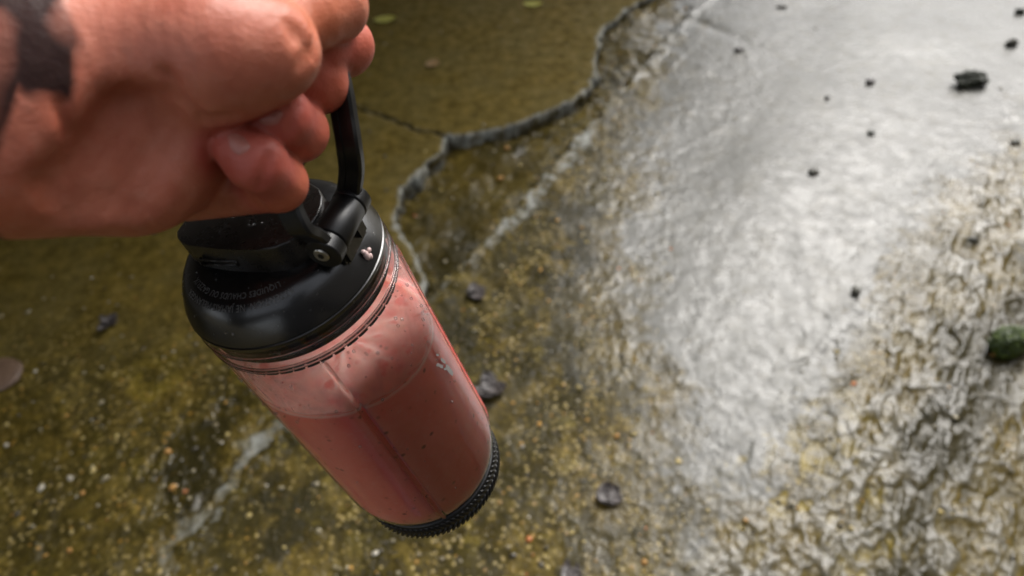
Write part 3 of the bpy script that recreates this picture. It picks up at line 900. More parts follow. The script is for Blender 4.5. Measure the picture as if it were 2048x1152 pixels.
# base ring with a roped band
base = from_bm('base_ring', lathe([(0, -0.1705), (0.0380, -0.1705), (0.0398, -0.1702), (0.0406, -0.1712), (0.0409, -0.1780), (0.0402, -0.1838), (0.0385, -0.1856), (0, -0.1856)], 96), MAT_RUBBER, bottle)
bm = bmesh.new()
bmesh.ops.create_icosphere(bm, subdivisions=1, radius=1.0)
bmesh.ops.transform(bm, matrix=Matrix.Rotation(math.radians(38), 4, 'X') @ Matrix.Diagonal((0.0011, 0.0010, 0.0047, 1)), verts=bm.verts)
for f in bm.faces: f.smooth = True
ridge_me = bpy.data.meshes.new('ridge'); bm.to_mesh(ridge_me); bm.free(); ridge_me.materials.append(MAT_RUBBER)
bm = bmesh.new()
bmesh.ops.create_icosphere(bm, subdivisions=1, radius=1.0)
bmesh.ops.transform(bm, matrix=Matrix.Rotation(math.radians(-38), 4, 'X') @ Matrix.Diagonal((0.0011, 0.0010, 0.0047, 1)), verts=bm.verts)
for f in bm.faces: f.smooth = True
ridge_me2 = bpy.data.meshes.new('ridge'); bm.to_mesh(ridge_me2); bm.free(); ridge_me2.materials.append(MAT_RUBBER)
NR = 84
for k in range(NR):
    a = 2 * math.pi * k / NR
    for me, z in ((ridge_me, -0.1748), (ridge_me2, -0.1812)):
        o = bpy.data.objects.new('ridge', me)
        link(o, base)
        o.location = (0.0407 * math.cos(a), 0.0407 * math.sin(a), z)
        o.rotation_euler = (0, 0, a)

# lid
LIDP = [(0.0392, -0.0115), (0.0402, -0.0112), (0.0403, -0.0098), (0.0396, -0.0092), (0.0396, -0.0075), (0.0404, -0.0068), (0.0404, -0.0052), (0.0396, -0.0046),
        (0.0396, -0.0012), (0.0424, -0.0010), (0.0427, 0.0000), (0.0427, 0.0010), (0.0421, 0.0013), (0.0421, 0.0018), (0.0425, 0.0021),
        (0.0420, 0.0038), (0.0409, 0.0062), (0.0395, 0.0090), (0.0376, 0.0120), (0.0352, 0.0147), (0.0323, 0.0163), (0.0285, 0.0174), (0.024, 0.0179), (0.012, 0.0180), (0, 0.0180)]
lid = from_bm('lid', lathe(LIDP, 128), MAT_LID, bottle, angle=math.radians(50))
lid['label'] = 'domed satin black screw lid'
# seal ring seen through the cup wall, broken into dashes by its notches
bm = bmesh.new()
nd = 46
for k in range(nd):
    a0 = 2 * math.pi * (k + random.uniform(0.02, 0.12)) / nd; a1 = 2 * math.pi * (k + random.uniform(0.80, 0.97)) / nd
    prevq = None
    for i in range(5):
        a = a0 + (a1 - a0) * i / 4
        r = 0.0419; th = 0.00055 if 0 < i < 4 else 0.0003
        q = [bm.verts.new((rr * math.cos(a), rr * math.sin(a), -0.0166 + z)) for rr, z in ((r, -th), (r + 0.0003, 0), (r, th), (r - 0.001, 0))]
        if prevq:
            for j in range(4): bm.faces.new((prevq[j], prevq[(j + 1) % 4], q[(j + 1) % 4], q[j]))
        prevq = q
from_bm('seal_ring', bm, MAT_RUBBER, lid)


def lid_point(rr_s):
    """point on the dome's profile at arc length rr_s measured down from the top edge of the dome"""
    pts = [(r, z) for r, z in LIDP if z >= 0.0021 and r > 0.02][::-1]
    d = rr_s
    for (r0, z0), (r1, z1) in zip(pts, pts[1:]):
        L = math.hypot(r1 - r0, z1 - z0)
        if d <= L:
            t_ = d / L
            return r0 + (r1 - r0) * t_, z0 + (z1 - z0) * t_, ((z0 - z1) / L, (r1 - r0) / L)
        d -= L
    return (*pts[-1], (1, 0))


def lid_text(txt, size, s_base, az_start, az_end):
    """flat raised lettering that follows the dome; the tops of the letters point down the dome"""
    cu = bpy.data.curves.new('txt', 'FONT'); cu.body = txt; cu.size = size; cu.extrude = 0.0; cu.space_character = 1.08; cu.resolution_u = 2
    to = bpy.data.objects.new('txt', cu); col.objects.link(to)
    dg = bpy.context.evaluated_depsgraph_get(); dg.update()
    me = bpy.data.meshes.new_from_object(to.evaluated_get(dg))
    bm = bmesh.new(); bm.from_mesh(me)
    bmesh.ops.subdivide_edges(bm, edges=[e for e in bm.edges if e.calc_length() > size * 0.25], cuts=2)
    xs = [v.co.x for v in bm.verts]; x0, x1 = min(xs), max(xs)
    for v in bm.verts:
        s = s_base + v.co.y
        r, z, nrm = lid_point(s)
        a = az_start + (az_end - az_start) * (v.co.x - x0) / (x1 - x0)          # the letters run clockwise seen from above
        k = 0.00022
        v.co = ((r + nrm[0] * k) * math.cos(a), (r + nrm[0] * k) * math.sin(a), z + nrm[1] * k)
    o = from_bm('lettering', bm, MAT_PRINT, lid)
    bpy.data.objects.remove(to); bpy.data.curves.remove(cu); bpy.data.meshes.remove(me)
    return o


lid_text('ATTENTION: NE JAMAIS MELANGER', 0.0037, 0.0096, math.radians(-44.6), math.radians(-128))
lid_text('LIQUIDES CHAUDS OU GAZEUX', 0.0036, 0.0049, math.radians(-51), math.radians(-131))

# flip cap over the spout
half = [(0.0303, 0.0), (0.0298, 0.0045), (0.0280, 0.0090), (0.0245, 0.0130), (0.0195, 0.0158), (0.0130, 0.0170), (0.0050, 0.0172), (-0.004, 0.0170), (-0.0106, 0.0164), (-0.0190, 0.0152), (-0.0238, 0.0138), (-0.0270, 0.0115), (-0.0290, 0.0088)]
half = [(x, y * 1.05) for x, y in half]
top = half + [(x, -y) for x, y in half[::-1] if y > 0]
low = [(x * (0.95 if x > 0 else 1.0) + 0.0005, y * 1.06) for x, y in top]
cap = from_bm('flip_cap', prism(top, 0.0160, 0.0292, 0.0009, 3, low), MAT_CAP, bottle, angle=math.radians(40))
cap['label'] = 'teardrop shaped black flip cap'
# raised lip of the long slot on the cap's front wall
for yy in (-0.0187,):
    bm = bmesh.new()
    for (cx, cz, sx, sz) in ((-0.008, 0.0212, 0.017, 0.0006), (-0.008, 0.0234, 0.017, 0.0006), (-0.0165, 0.0223, 0.0006, 0.0026), (0.0005, 0.0223, 0.0006, 0.0026)):
        box_bm(bm, (cx, yy + 0.0006 - (cx + 0.01) * 0.03, cz), (sx, 0.0016, sz))
    from_bm('slot_frame', bm, MAT_CAP, cap)
# link between the cap and its hinge, with the small pale tick mark
bm = bmesh.new()
box_bm(bm, (0.0325, 0, 0.0225), (0.010, 0.0185, 0.0105))
bmesh.ops.bevel(bm, geom=bm.edges[:], offset=0.0012, segments=2, affect='EDGES')
arm = from_bm('hinge_link', bm, MAT_CAP, cap, angle=math.radians(40))
bm = bmesh.new()
box_bm(bm, (0.0325, -0.004, 0.02785), (0.0024, 0.0007, 0.0004))
from_bm('tick_mark', bm, MAT_MARK, cap)


def ycyl(x, z, r, y0, y1, n=40, bev=0.0005):
    bm = bmesh.new()
    prof = [(0, y0), (r - bev, y0), (r, y0 + bev), (r, y1 - bev), (r - bev, y1), (0, y1)]
    rings = []
    for rr, yy in prof:
        rings.append([bm.verts.new((x + max(rr, 1e-5) * math.cos(2 * math.pi * k / n), yy, z + max(rr, 1e-5) * math.sin(2 * math.pi * k / n))) for k in range(n)])
    for A, B in zip(rings, rings[1:]):
        for k in range(n): bm.faces.new((A[k], B[k], B[(k + 1) % n], A[(k + 1) % n]))
    bmesh.ops.remove_doubles(bm, verts=bm.verts, dist=2e-5)
    return bm


from_bm('hinge_barrel', ycyl(0.0372, 0.0242, 0.0066, -0.0088, 0.0088), MAT_HANDLE, cap, angle=math.radians(50))
# block on the lid that carries the hinge
bm = bmesh.new()
box_bm(bm, (0.0350, 0, 0.0165), (0.0095, 0.0180, 0.0125))
bmesh.ops.bevel(bm, geom=bm.edges[:], offset=0.0014, segments=2, affect='EDGES')
box_bm(bm, (0.0400, 0.0045, 0.0170), (0.0030, 0.0050, 0.0050))
from_bm('hinge_block', bm, MAT_LID, lid, angle=math.radians(40))

# carry handle: a flat strap bent into a loop, an eye at each end
path = catmull(HANDLE_PATH, 8)
bm = bmesh.new()
rows = []
NPTH = len(path)
for i, P in enumerate(path):
    T = (path[min(i + 1, NPTH - 1)] - path[max(i - 1, 0)]).normalized()
    side = Vector((1, 0, 0)); side = (side - T * side.dot(T)).normalized()
    nrm = T.cross(side).normalized()
    f = i / (NPTH - 1)
    wv = 0.0044 + 0.0004 * math.sin(math.pi * f)
    th = 0.0021
    sec = []
    for (a_, b_) in ((-1, -0.6), (-0.8, -1), (0.8, -1), (1, -0.6), (1, 0.6), (0.8, 1), (0.35, 1), (0.30, 0.72), (-0.30, 0.72), (-0.35, 1), (-0.8, 1), (-1, 0.6)):
        sec.append(bm.verts.new(P + side * (a_ * wv) + nrm * (b_ * th)))
    rows.append(sec)
m = len(rows[0])
for A, B in zip(rows, rows[1:]):
    for j in range(m): bm.faces.new((A[j], A[(j + 1) % m], B[(j + 1) % m], B[j]))
bm.faces.new(rows[0][::-1]); bm.faces.new(rows[-1])
handle = from_bm('carry_handle', bm, MAT_HANDLE, bottle, angle=math.radians(28))
handle['label'] = 'flat black loop handle'
from_bm('eye', ycyl(0.0370, 0.0240, 0.0068, -0.0152, -0.0092), MAT_HANDLE, handle, angle=math.radians(28))
from_bm('eye', ycyl(0.0370, 0.0240, 0.0068, 0.0092, 0.0152), MAT_HANDLE, handle, angle=math.radians(28))
for sgn in (-1, 1):
    bm = ycyl(0.0366, 0.0243, 0.0030, 0.0, 0.0009, 32, 0.0004)
    bmesh.ops.translate(bm, verts=bm.verts, vec=(0, 0.0151, 0))
    if sgn < 0:
        bmesh.ops.scale(bm, verts=bm.verts, vec=(1, -1, 1))
    scr = from_bm('screw', bm, MAT_STEEL, handle, angle=math.radians(40))
    bm = bmesh.new()
    bmesh.ops.create_cone(bm, cap_ends=True, segments=6, radius1=0.0013, radius2=0.0013, depth=0.0003)
    bmesh.ops.transform(bm, matrix=Matrix.Translation((0.0366, sgn * 0.01602, 0.0243)) @ Matrix.Rotation(math.pi / 2, 4, 'X'), verts=bm.verts)
    from_bm('hex_socket', bm, MAT_RUBBER, scr, smooth=False)


# splash of smoothie and beads of water on the bottle
def blobs(name, mat, parent, items, sub=2):
    bm = bmesh.new()
    for c, s, rot in items:
        r = bmesh.ops.create_icosphere(bm, subdivisions=sub, radius=1.0)
        bmesh.ops.transform(bm, matrix=Matrix.Translation(c) @ Matrix.Rotation(rot, 4, 'Z') @ Matrix.Diagonal((*s, 1)), verts=r['verts'])
    return from_bm(name, bm, mat, parent)


def dome_pt(az, s, lift=0.0002):
    r, z, nrm = lid_point(s)
    a = math.radians(az)
    return Vector(((r + nrm[0] * lift) * math.cos(a), (r + nrm[0] * lift) * math.sin(a), z + nrm[1] * lift))


c0 = dome_pt(0.5, 0.0220)
blobs('smoothie_splash', MAT_FOAM, lid, [(c0 + Vector((0, -0.0006, 0.0008)), (0.0012, 0.0014, 0.0026), 0.3), (c0 + Vector((0.0002, 0.0019, 0.0012)), (0.0009, 0.0011, 0.0010), 0.2),
                                        (c0 + Vector((-0.0003, -0.0008, 0.0030)), (0.0010, 0.0010, 0.0010), 0.2), (c0 + Vector((0.0005, 0.0005, -0.0008)), (0.0008, 0.0012, 0.0014), 0.2)])
rng = random.Random(11)
items = []
for k in range(70):
    az = rng.uniform(-150, 20); s = rng.uniform(0.003, 0.022)
    sz = rng.choice([0.00018, 0.00025, 0.00025, 0.00035, 0.0005])
    items.append((dome_pt(az, s, 0.0), (sz, sz * rng.uniform(0.8, 1.6), sz * 0.7), rng.uniform(0, 3)))
for k in range(46):
    x = rng.uniform(-0.027, 0.026); y = rng.uniform(-0.0145, 0.0145)
    sz = rng.choice([0.0002, 0.0003, 0.0003, 0.0005])
    items.append((Vector((x, y, 0.0292)), (sz * rng.uniform(0.8, 2.2), sz, sz * 0.6), rng.uniform(0, 3)))
items.append((Vector((0.004, -0.006, 0.0292)), (0.0016, 0.0005, 0.0004), 0.6))
items.append((dome_pt(-112, 0.0010), (0.0006, 0.0006, 0.0005), 0))
items.append((dome_pt(-92, 0.0200), (0.0009, 0.0005, 0.0004), 0))
items.append((dome_pt(-88, 0.0206), (0.0007, 0.0004, 0.0004), 0))
items.append((dome_pt(-72, 0.0210), (0.0008, 0.0004, 0.0005), 1))
tag(blobs('water_drops', MAT_WATER, lid, items, 1), kind='stuff')
items = []
for k in range(110):
    a = math.radians(rng.uniform(-160, 60)); s = rng.uniform(0.012, 0.055) if rng.random() < 0.75 else rng.uniform(0.055, 0.15)
    r = cup_r(s)
    sz = rng.choice([0.00025, 0.00035, 0.0005, 0.0007])
    items.append((Vector((r * math.cos(a), r * math.sin(a), -s)), (sz, sz, sz * rng.uniform(1, 1.8)), 0))
tag(blobs('water_drops', MAT_WATER, cup, items, 1), kind='stuff')

# ------------------------------------------------------------------ person: the left hand and forearm that hold the bottle


def build_hand():
    allb = [b for v in HAND_BONES.values() for b in v]
    P_ = np.array([b[0] for b in allb] + [b[1] for b in allb])
    lo = P_.min(0) - 0.05; hi = P_.max(0) + 0.035
    step = 0.0011
    nx, ny, nz = [int(math.ceil((hi[i] - lo[i]) / step)) + 1 for i in range(3)]
    ax = [np.float32(lo[i]) + np.float32(step) * np.arange(n_, dtype=np.float32) for i, n_ in enumerate((nx, ny, nz))]
    BIG = np.float32(1.0)

    def smin(a, b, k):
        h = np.maximum(k - np.abs(a - b), 0) / k
        return np.minimum(a, b) - h * h * (k * 0.25)

    def bone(field, a, b, ra, rb, k, margin=0.02):
        """smooth-unions one tapered capsule into field, inside its own box only"""
        a = np.array(a, np.float32); b = np.array(b, np.float32); r = max(ra, rb) + margin
        sl = []
        for i in range(3):
            m0 = min(a[i], b[i]) - r; m1 = max(a[i], b[i]) + r
            i0 = max(int((m0 - lo[i]) / step), 0); i1 = min(int((m1 - lo[i]) / step) + 2, (nx, ny, nz)[i])
            sl.append(slice(i0, i1))
        x = ax[0][sl[0]][:, None, None]; y = ax[1][sl[1]][None, :, None]; z = ax[2][sl[2]][None, None, :]
        d = b - a; L2 = float((d * d).sum())
        tt = ((x - a[0]) * d[0] + (y - a[1]) * d[1] + (z - a[2]) * d[2]) / L2
        tt = np.clip(tt, 0, 1)
        dist = np.sqrt((x - a[0] - tt * d[0]) ** 2 + (y - a[1] - tt * d[1]) ** 2 + (z - a[2] - tt * d[2]) ** 2) - (ra + (rb - ra) * tt)
        s3 = tuple(sl)
        field[s3] = smin(field[s3], dist.astype(np.float32), k)

    body = np.full((nx, ny, nz), BIG, np.float32)
    for nm in ('arm', 'palm'):
        for a, b, ra, rb in HAND_BONES[nm]: bone(body, a, b, ra, rb, 0.014)
    for a, b, ra, rb in HAND_BONES['thenar']: bone(body, a, b, ra, rb, 0.010)
    fing = np.full((nx, ny, nz), BIG, np.float32)
    for nm in ('thumb', 'index', 'middle', 'ring', 'pinky'):
        one_ = np.full((nx, ny, nz), BIG, np.float32)
        for a, b, ra, rb in HAND_BONES[nm]: bone(one_, a, b, ra, rb, 0.0035, 0.012)
        # crease: neighbours meet in a narrow groove
        fing = smin(fing, one_, np.float32(0.0010))
    F = smin(body, fing, np.float32(0.0014))
    del body, fing
    # creases: fine grooves along the skin
    for pts, rad, kk in CREASES:
        g_ = np.full((nx, ny, nz), BIG, np.float32)
        for a, b in zip(pts, pts[1:]): bone(g_, a, b, rad, rad, 0.0004, 0.006)
        h = np.maximum(kk - np.abs(F + g_), 0) / kk
        F = np.where(g_ < 0.006, np.maximum(F, -g_) + h * h * (kk * 0.25), F)
    # gentle unevenness of flesh and tendons
    ins = F < 0
    # --- surface nets
    c = [ins[i:nx - 1 + i, j:ny - 1 + j, k:nz - 1 + k] for i in (0, 1) for j in (0, 1) for k in (0, 1)]
    ssum = np.zeros(c[0].shape, np.int8)
    for q in c: ssum += q
    cell = (ssum > 0) & (ssum < 8)
    ci = np.argwhere(cell)
    vid = np.full(cell.shape, -1, np.int32); vid[cell] = np.arange(len(ci))
    acc = np.zeros((len(ci), 3)); cntv = np.zeros(len(ci))
    corners = [(i, j, k) for i in (0, 1) for j in (0, 1) for k in (0, 1)]
    val = {q: F[ci[:, 0] + q[0], ci[:, 1] + q[1], ci[:, 2] + q[2]].astype(np.float64) for q in corners}
    for q in corners:
        for axis in range(3):
            if q[axis]: continue
            q2 = list(q); q2[axis] = 1; q2 = tuple(q2)
            va, vb = val[q], val[q2]
            hit = (va < 0) != (vb < 0)
            tt = np.where(hit, va / np.where(hit, va - vb, 1), 0)
            pos = np.tile(np.array(q, float), (len(ci), 1)); pos[:, axis] += tt
            acc[hit] += pos[hit]; cntv[hit] += 1
    V = (ci + acc / cntv[:, None]) * step + lo
    faces = []
    for axis in range(3):
        o1, o2 = [(1, 2), (2, 0), (0, 1)][axis]
        sh = [nx, ny, nz]
        a_sl = [slice(1, sh[0] - 1)] * 3
        A = [slice(1, n_ - 1) for n_ in sh]; B = list(A)
        A[axis] = slice(0, sh[axis] - 1); B[axis] = slice(1, sh[axis])
        e = ins[tuple(A)] != ins[tuple(B)]
        sgn = ins[tuple(A)]
        idx = np.argwhere(e)
        s_ = sgn[e]
        base_ = idx + np.array([0 if i == axis else 1 for i in range(3)])
        q = []
        for da, db in ((0, 0), (1, 0), (1, 1), (0, 1)):
            cc = base_.copy(); cc[:, o1] -= da; cc[:, o2] -= db
            q.append(vid[cc[:, 0], cc[:, 1], cc[:, 2]])
        q = np.stack(q, -1)
        q[~s_] = q[~s_][:, ::-1]
        faces.append(q)
    FQ = np.concatenate(faces)
    FQ = FQ[(FQ >= 0).all(1)]
    # relax the stair-steps
    E = np.concatenate([FQ[:, [0, 1]], FQ[:, [1, 2]], FQ[:, [2, 3]], FQ[:, [3, 0]]])
    for it in range(3):
        S = np.zeros_like(V); N = np.zeros(len(V))
        for k in range(3):
            S[:, k] = np.bincount(E[:, 0], V[E[:, 1], k], len(V)) + np.bincount(E[:, 1], V[E[:, 0], k], len(V))
        N = np.bincount(E[:, 0], minlength=len(V)) + np.bincount(E[:, 1], minlength=len(V))
        V = V * 0.5 + 0.5 * S / np.maximum(N, 1)[:, None]
    return V, FQ


HV, HF = build_hand()
person = mesh_obj('person', HV, HF, MAT_SKIN)
# blood under the skin: fingers are redder than the palm, and the bent knuckles have an orange cast
fl = np.zeros((len(HV), 4)); fl[:, 3] = 1
for nm in ('pinky', 'ring', 'middle', 'index'):
    for a, b, ra, rb in HAND_BONES[nm][1:]:
        a = np.array(a); b = np.array(b); d = b - a
        tt = np.clip(((HV - a) @ d) / (d @ d), 0, 1)
        fl[:, 0] = np.maximum(fl[:, 0], smooth(0.007, 0.0015, np.linalg.norm(HV - a - tt[:, None] * d, axis=1) - max(ra, rb)))
    k = np.array(HAND_BONES[nm][1][0])
    fl[:, 1] = np.maximum(fl[:, 1], smooth(0.013, 0.006, np.linalg.norm(HV - k, axis=1)))
attr(person, 'flush', fl)
tag(person, 'left hand with tattooed wrist gripping the black bottle handle', 'person')


def nail(c, tdir, nrm, hl, hw):
    c = Vector(c); T = Vector(tdir).normalized(); N = Vector(nrm).normalized(); S = T.cross(N).normalized(); N = S.cross(T).normalized()
    # settle the nail on the skin under it
    d2 = ((HV - np.array(c)) ** 2).sum(1)
    rel = HV - np.array(c); al = rel @ np.array(N)
    lat = np.sqrt(np.maximum((rel ** 2).sum(1) - al ** 2, 0))
    near = al[(lat < hw * 0.45) & (np.abs(al) < 0.007)]
    if len(near): c = c + N * float(near.max() + 0.0003)
    bm = bmesh.new()
    nu, nv = 10, 12
    g = []
    for i in range(nu + 1):
        u = -1 + 2 * i / nu
        row = []
        for j in range(nv + 1):
            v = -1 + 2 * j / nv
            # squircle footprint
            uu = u * math.sqrt(1 - 0.38 * v * v); vv = v * math.sqrt(1 - 0.38 * u * u)
            lift = -(vv * vv) * hw * 0.42 - uu * uu * hl * 0.10 - 0.0001
            edge = max(abs(u), abs(v))
            if edge > 0.99: lift -= 0.0007
            row.append(bm.verts.new(c + T * (uu * hl) + S * (vv * hw) + N * lift))
        g.append(row)
    for i in range(nu):
        for j in range(nv): bm.faces.new((g[i][j], g[i + 1][j], g[i + 1][j + 1], g[i][j + 1]))
    o = from_bm('fingernail', bm, MAT_NAIL, person)
    return o


for a in NAILS: nail(*a)

# the clothed body behind the viewpoint that the arm belongs to
bm = bmesh.new()


def limb(pts):
    for (p0, r0), (p1, r1) in zip(pts, pts[1:]):
        p0, p1 = Vector(p0), Vector(p1)
        for k in range(9):
            f = k / 8
            rr = r0 + (r1 - r0) * f
            q = bmesh.ops.create_icosphere(bm, subdivisions=2, radius=1.0)
            sc = rr if isinstance(rr, float) else rr
            bmesh.ops.transform(bm, matrix=Matrix.Translation(p0.lerp(p1, f)) @ Matrix.Diagonal((rr, rr, rr, 1)), verts=q['verts'])


def slab_limb(pts):
    for (c0_, s0), (c1_, s1) in zip(pts, pts[1:]):
        for k in range(9):
            f = k / 8
            q = bmesh.ops.create_icosphere(bm, subdivisions=2, radius=1.0)
            sz = Vector(s0).lerp(Vector(s1), f)
            bmesh.ops.transform(bm, matrix=Matrix.Translation(Vector(c0_).lerp(Vector(c1_), f)) @ Matrix.Diagonal((*sz, 1)), verts=q['verts'])


slab_limb([((0, -0.38, 0.86), (0.175, 0.125, 0.10)), ((0, -0.38, 1.10), (0.165, 0.115, 0.10)), ((0, -0.37, 1.36), (0.200, 0.115, 0.09))])
limb([((0, -0.36, 1.44), 0.075), ((0, -0.33, 1.60), 0.115), ((0, -0.32, 1.66), 0.115)])
limb([((-0.232, 0.150, 1.222), 0.044), ((-0.36, -0.02, 1.15), 0.055), ((-0.21, -0.34, 1.37), 0.070)])
limb([((0.12, -0.10, 1.22), 0.042), ((0.30, -0.14, 1.12), 0.055), ((0.21, -0.35, 1.37), 0.070)])
for sx in (-1, 1): limb([((0.09 * sx, -0.37, 0.84), 0.095), ((0.11 * sx, -0.34, 0.45), 0.068), ((0.12 * sx, -0.36, 0.06), 0.058), ((0.13 * sx, -0.24, 0.05), 0.048)])
t = NT('charcoal_cloth')
tc = t('TexCoord').outputs['Object']
c_ = t.mix(t.noise(tc, 400, 2), (0.02, 0.02, 0.022), (0.035, 0.035, 0.038))
MAT_CLOTH = t.surf(t('BsdfPrincipled', Base__Color=c_, Roughness=0.9).outputs[0])
clothes = from_bm('clothes', bm, MAT_CLOTH, person)
rm = clothes.modifiers.new('remesh', 'REMESH'); rm.mode = 'VOXEL'; rm.voxel_size = 0.012; rm.use_smooth_shade = True
clothes['label'] = 'charcoal hooded jacket and trousers'


# ------------------------------------------------------------------ debris lying about
def leaf_mat(name, c1, c2, rough=0.35):
    t = NT(name)
    g = t('TexCoord').outputs['Object']
    n1 = t.noise(g, 90, 4, 0.65)
    b = t('Bump', Strength=0.6, Distance=0.002, Height=t.noise(g, 320, 3))
    p = t('BsdfPrincipled', Base__Color=t.mix(t.ramp(n1, [(0.35, 0.0), (0.65, 1.0)]), c1, c2), Roughness=rough, Normal=b.outputs[0])
    return t.surf(p.outputs[0])


M_DARKSTONE = leaf_mat('dark_wet_stone', (0.030, 0.030, 0.020), (0.085, 0.080, 0.058))
M_MOSSDARK = leaf_mat('dark_moss', (0.010, 0.013, 0.006), (0.030, 0.034, 0.018), 0.6)
M_PURPLE = leaf_mat('purple_grey_leaf', (0.030, 0.024, 0.022), (0.080, 0.066, 0.062), 0.34)
M_GREEN = leaf_mat('green_moss', (0.012, 0.026, 0.006), (0.075, 0.110, 0.016), 0.4)
M_BROWN = leaf_mat('brown_leaf', (0.085, 0.050, 0.030), (0.13, 0.080, 0.050), 0.5)
M_YELLOW = leaf_mat('yellow_leaf', (0.42, 0.40, 0.07), (0.58, 0.55, 0.14), 0.55)
M_TAN = leaf_mat('tan_leaf', (0.36, 0.23, 0.10), (0.46, 0.31, 0.15), 0.55)
M_ORANGE = leaf_mat('orange_grit', (0.30, 0.14, 0.03), (0.44, 0.24, 0.06), 0.35)
M_PALE = leaf_mat('pale_rim', (0.28, 0.25, 0.25), (0.36, 0.33, 0.32), 0.5)


def lump_mesh(name, size, rough, seed, mat, sub=3, flat=0.55, parent=None):
    rr = random.Random(seed)
    bm = bmesh.new()
    bmesh.ops.create_icosphere(bm, subdivisions=sub, radius=1.0)
    ph = [(Vector((rr.uniform(-1, 1), rr.uniform(-1, 1), rr.uniform(-1, 1))).normalized(), rr.uniform(2, 7), rr.uniform(0, 6), rr.uniform(0.3, 1)) for _ in range(14)]
    for v in bm.verts:
        d = sum(a * math.sin(f * v.co.dot(k) + p) for k, f, p, a in ph) / 5
        v.co *= 1 + rough * d
        v.co = Vector((v.co.x * size[0] / 2, v.co.y * size[1] / 2, v.co.z * min(size) * flat))
    return from_bm(name, bm, mat, parent)


def lump(name, x, y, size, label, cat, mat, group=None, rough=0.25, seed=1, rot=0.0, flat=0.5, sub=3):
    if name == 'pebble': size = (size[0] * 0.85, size[1] * 0.85); flat = 0.36 + 0.2 * ((seed * 37) % 10) / 10; rough = rough * 1.3
    o = lump_mesh(name, size, rough, seed, mat, sub, flat)
    o.location = (x, y, ground_z(x, y) + min(size) * flat * 0.45)
    o.rotation_euler = (0, 0, rot)
    return tag(o, label, cat, group)


G1 = 'dark pebbles on the wet gutter'
lump('moss_clump', 1.51, 2.014, (0.098, 0.066), 'large dark moss clump on the grey concrete near the upper right', 'moss', M_MOSSDARK, None, 0.5, 3, 0.1, 0.42, 4)
lump('pebble', 1.75, 2.216, (0.044, 0.034), 'black pebble just beyond the large dark moss clump', 'pebble', M_DARKSTONE, G1, 0.3, 4)
lump('pebble', 1.889, 2.42, (0.036, 0.032), 'farthest dark pebble, in the upper right corner', 'pebble', M_MOSSDARK, G1, 0.3, 5)
lump('pebble', 0.878, 1.639, (0.034, 0.027), 'small dark pebble alone in the middle of the grey sheen', 'pebble', M_DARKSTONE, G1, 0.3, 6)
lump('pebble', 0.816, 1.174, (0.026, 0.036), 'black upright pebble where the sheen meets the ripples', 'pebble', M_DARKSTONE, G1, 0.3, 7, -0.5)
lump('pebble', 1.158, 1.30, (0.032, 0.021), 'dark flat pebble lying among the ripples', 'pebble', M_DARKSTONE, G1, 0.4, 8)
lump('pebble', 0.862, 2.332, (0.038, 0.022), 'flat grey pebble just below the crease in the concrete', 'pebble', M_PURPLE, G1, 0.4, 9)
lump('pebble', 1.106, 2.63, (0.045, 0.024), 'flat dark pebble beyond the crease by the top edge', 'pebble', M_DARKSTONE, G1, 0.4, 10)
lump('pebble', 1.217, 2.072, (0.032, 0.028), 'grey pebble at the lower end of the crease', 'pebble', M_PURPLE, G1, 0.35, 12)
lump('pebble', 1.471, 1.679, (0.034, 0.024), 'dark pebble by the right edge below the large moss clump', 'pebble', M_DARKSTONE, G1, 0.35, 13)
lump('pebble', 1.052, 2.006, (0.020, 0.017), 'tiny grey pebble left of the pebble at the end of the crease', 'pebble', M_PURPLE, G1, 0.35, 14)
lump('pebble', 1.107, 1.80, (0.024, 0.019), 'tiny olive pebble between the crease and the ripples', 'pebble', M_MOSSDARK, G1, 0.35, 15)

# curled wet leaf scraps: a few crumpled lobes each
def leaf_scrap(x, y, size, label, seed, mat=None, group='purple grey leaf scraps'):
    rr = random.Random(seed)
    bm = bmesh.new()
    nu = 12
    for lobe in range(4):
        ang = rr.uniform(0, 6.28); ox, oy = rr.uniform(-0.25, 0.25) * size[0], rr.uniform(-0.25, 0.25) * size[1]
        L, Wd = size[0] * rr.uniform(0.3, 0.5), size[1] * rr.uniform(0.18, 0.32)
        curl = rr.uniform(0.1, 0.45)
        g = []
        for i in range(nu + 1):
            u = -1 + 2 * i / nu
            row = []
            for j in range(7):
                v = -1 + 2 * j / 6
                wd = Wd * (1 - u * u) ** 0.6
                px, py = u * L, v * wd
                pz = curl * Wd * v * v + 0.15 * L * u * u + rr.uniform(-0.0008, 0.0008) + 0.002 * lobe + 0.003
                row.append(bm.verts.new((ox + px * math.cos(ang) - py * math.sin(ang), oy + px * math.sin(ang) + py * math.cos(ang), pz)))
            g.append(row)
        for i in range(nu):
            for j in range(6): bm.faces.new((g[i][j], g[i + 1][j], g[i + 1][j + 1], g[i][j + 1]))
    bmesh.ops.remove_doubles(bm, verts=bm.verts, dist=1e-5)
    bmesh.ops.solidify(bm, geom=bm.faces[:], thickness=0.0012)
    o = from_bm('leaf_scrap', bm, mat or M_PURPLE)
    o.location = (x, y, ground_z(x, y) + 0.001)
    return tag(o, label, 'leaf', group)


leaf_scrap(0.154, 0.700, (0.05, 0.06), 'crumpled purple grey leaf scrap below right of the bottle base', 21)
leaf_scrap(-0.073, 0.985, (0.066, 0.066), 'purple grey leaf scrap beside the lower right of the cup', 22)
leaf_scrap(-0.092, 1.26, (0.05, 0.05), 'purple grey leaf scrap just right of the upper cup', 23)
leaf_scrap(0.057, 0.553, (0.055, 0.03), 'dark leaf scrap cut by the bottom edge of the picture', 24)
leaf_scrap(-0.999, 1.272, (0.052, 0.04), 'single purple leaf scrap on the mossy slab left of the lid', 25)

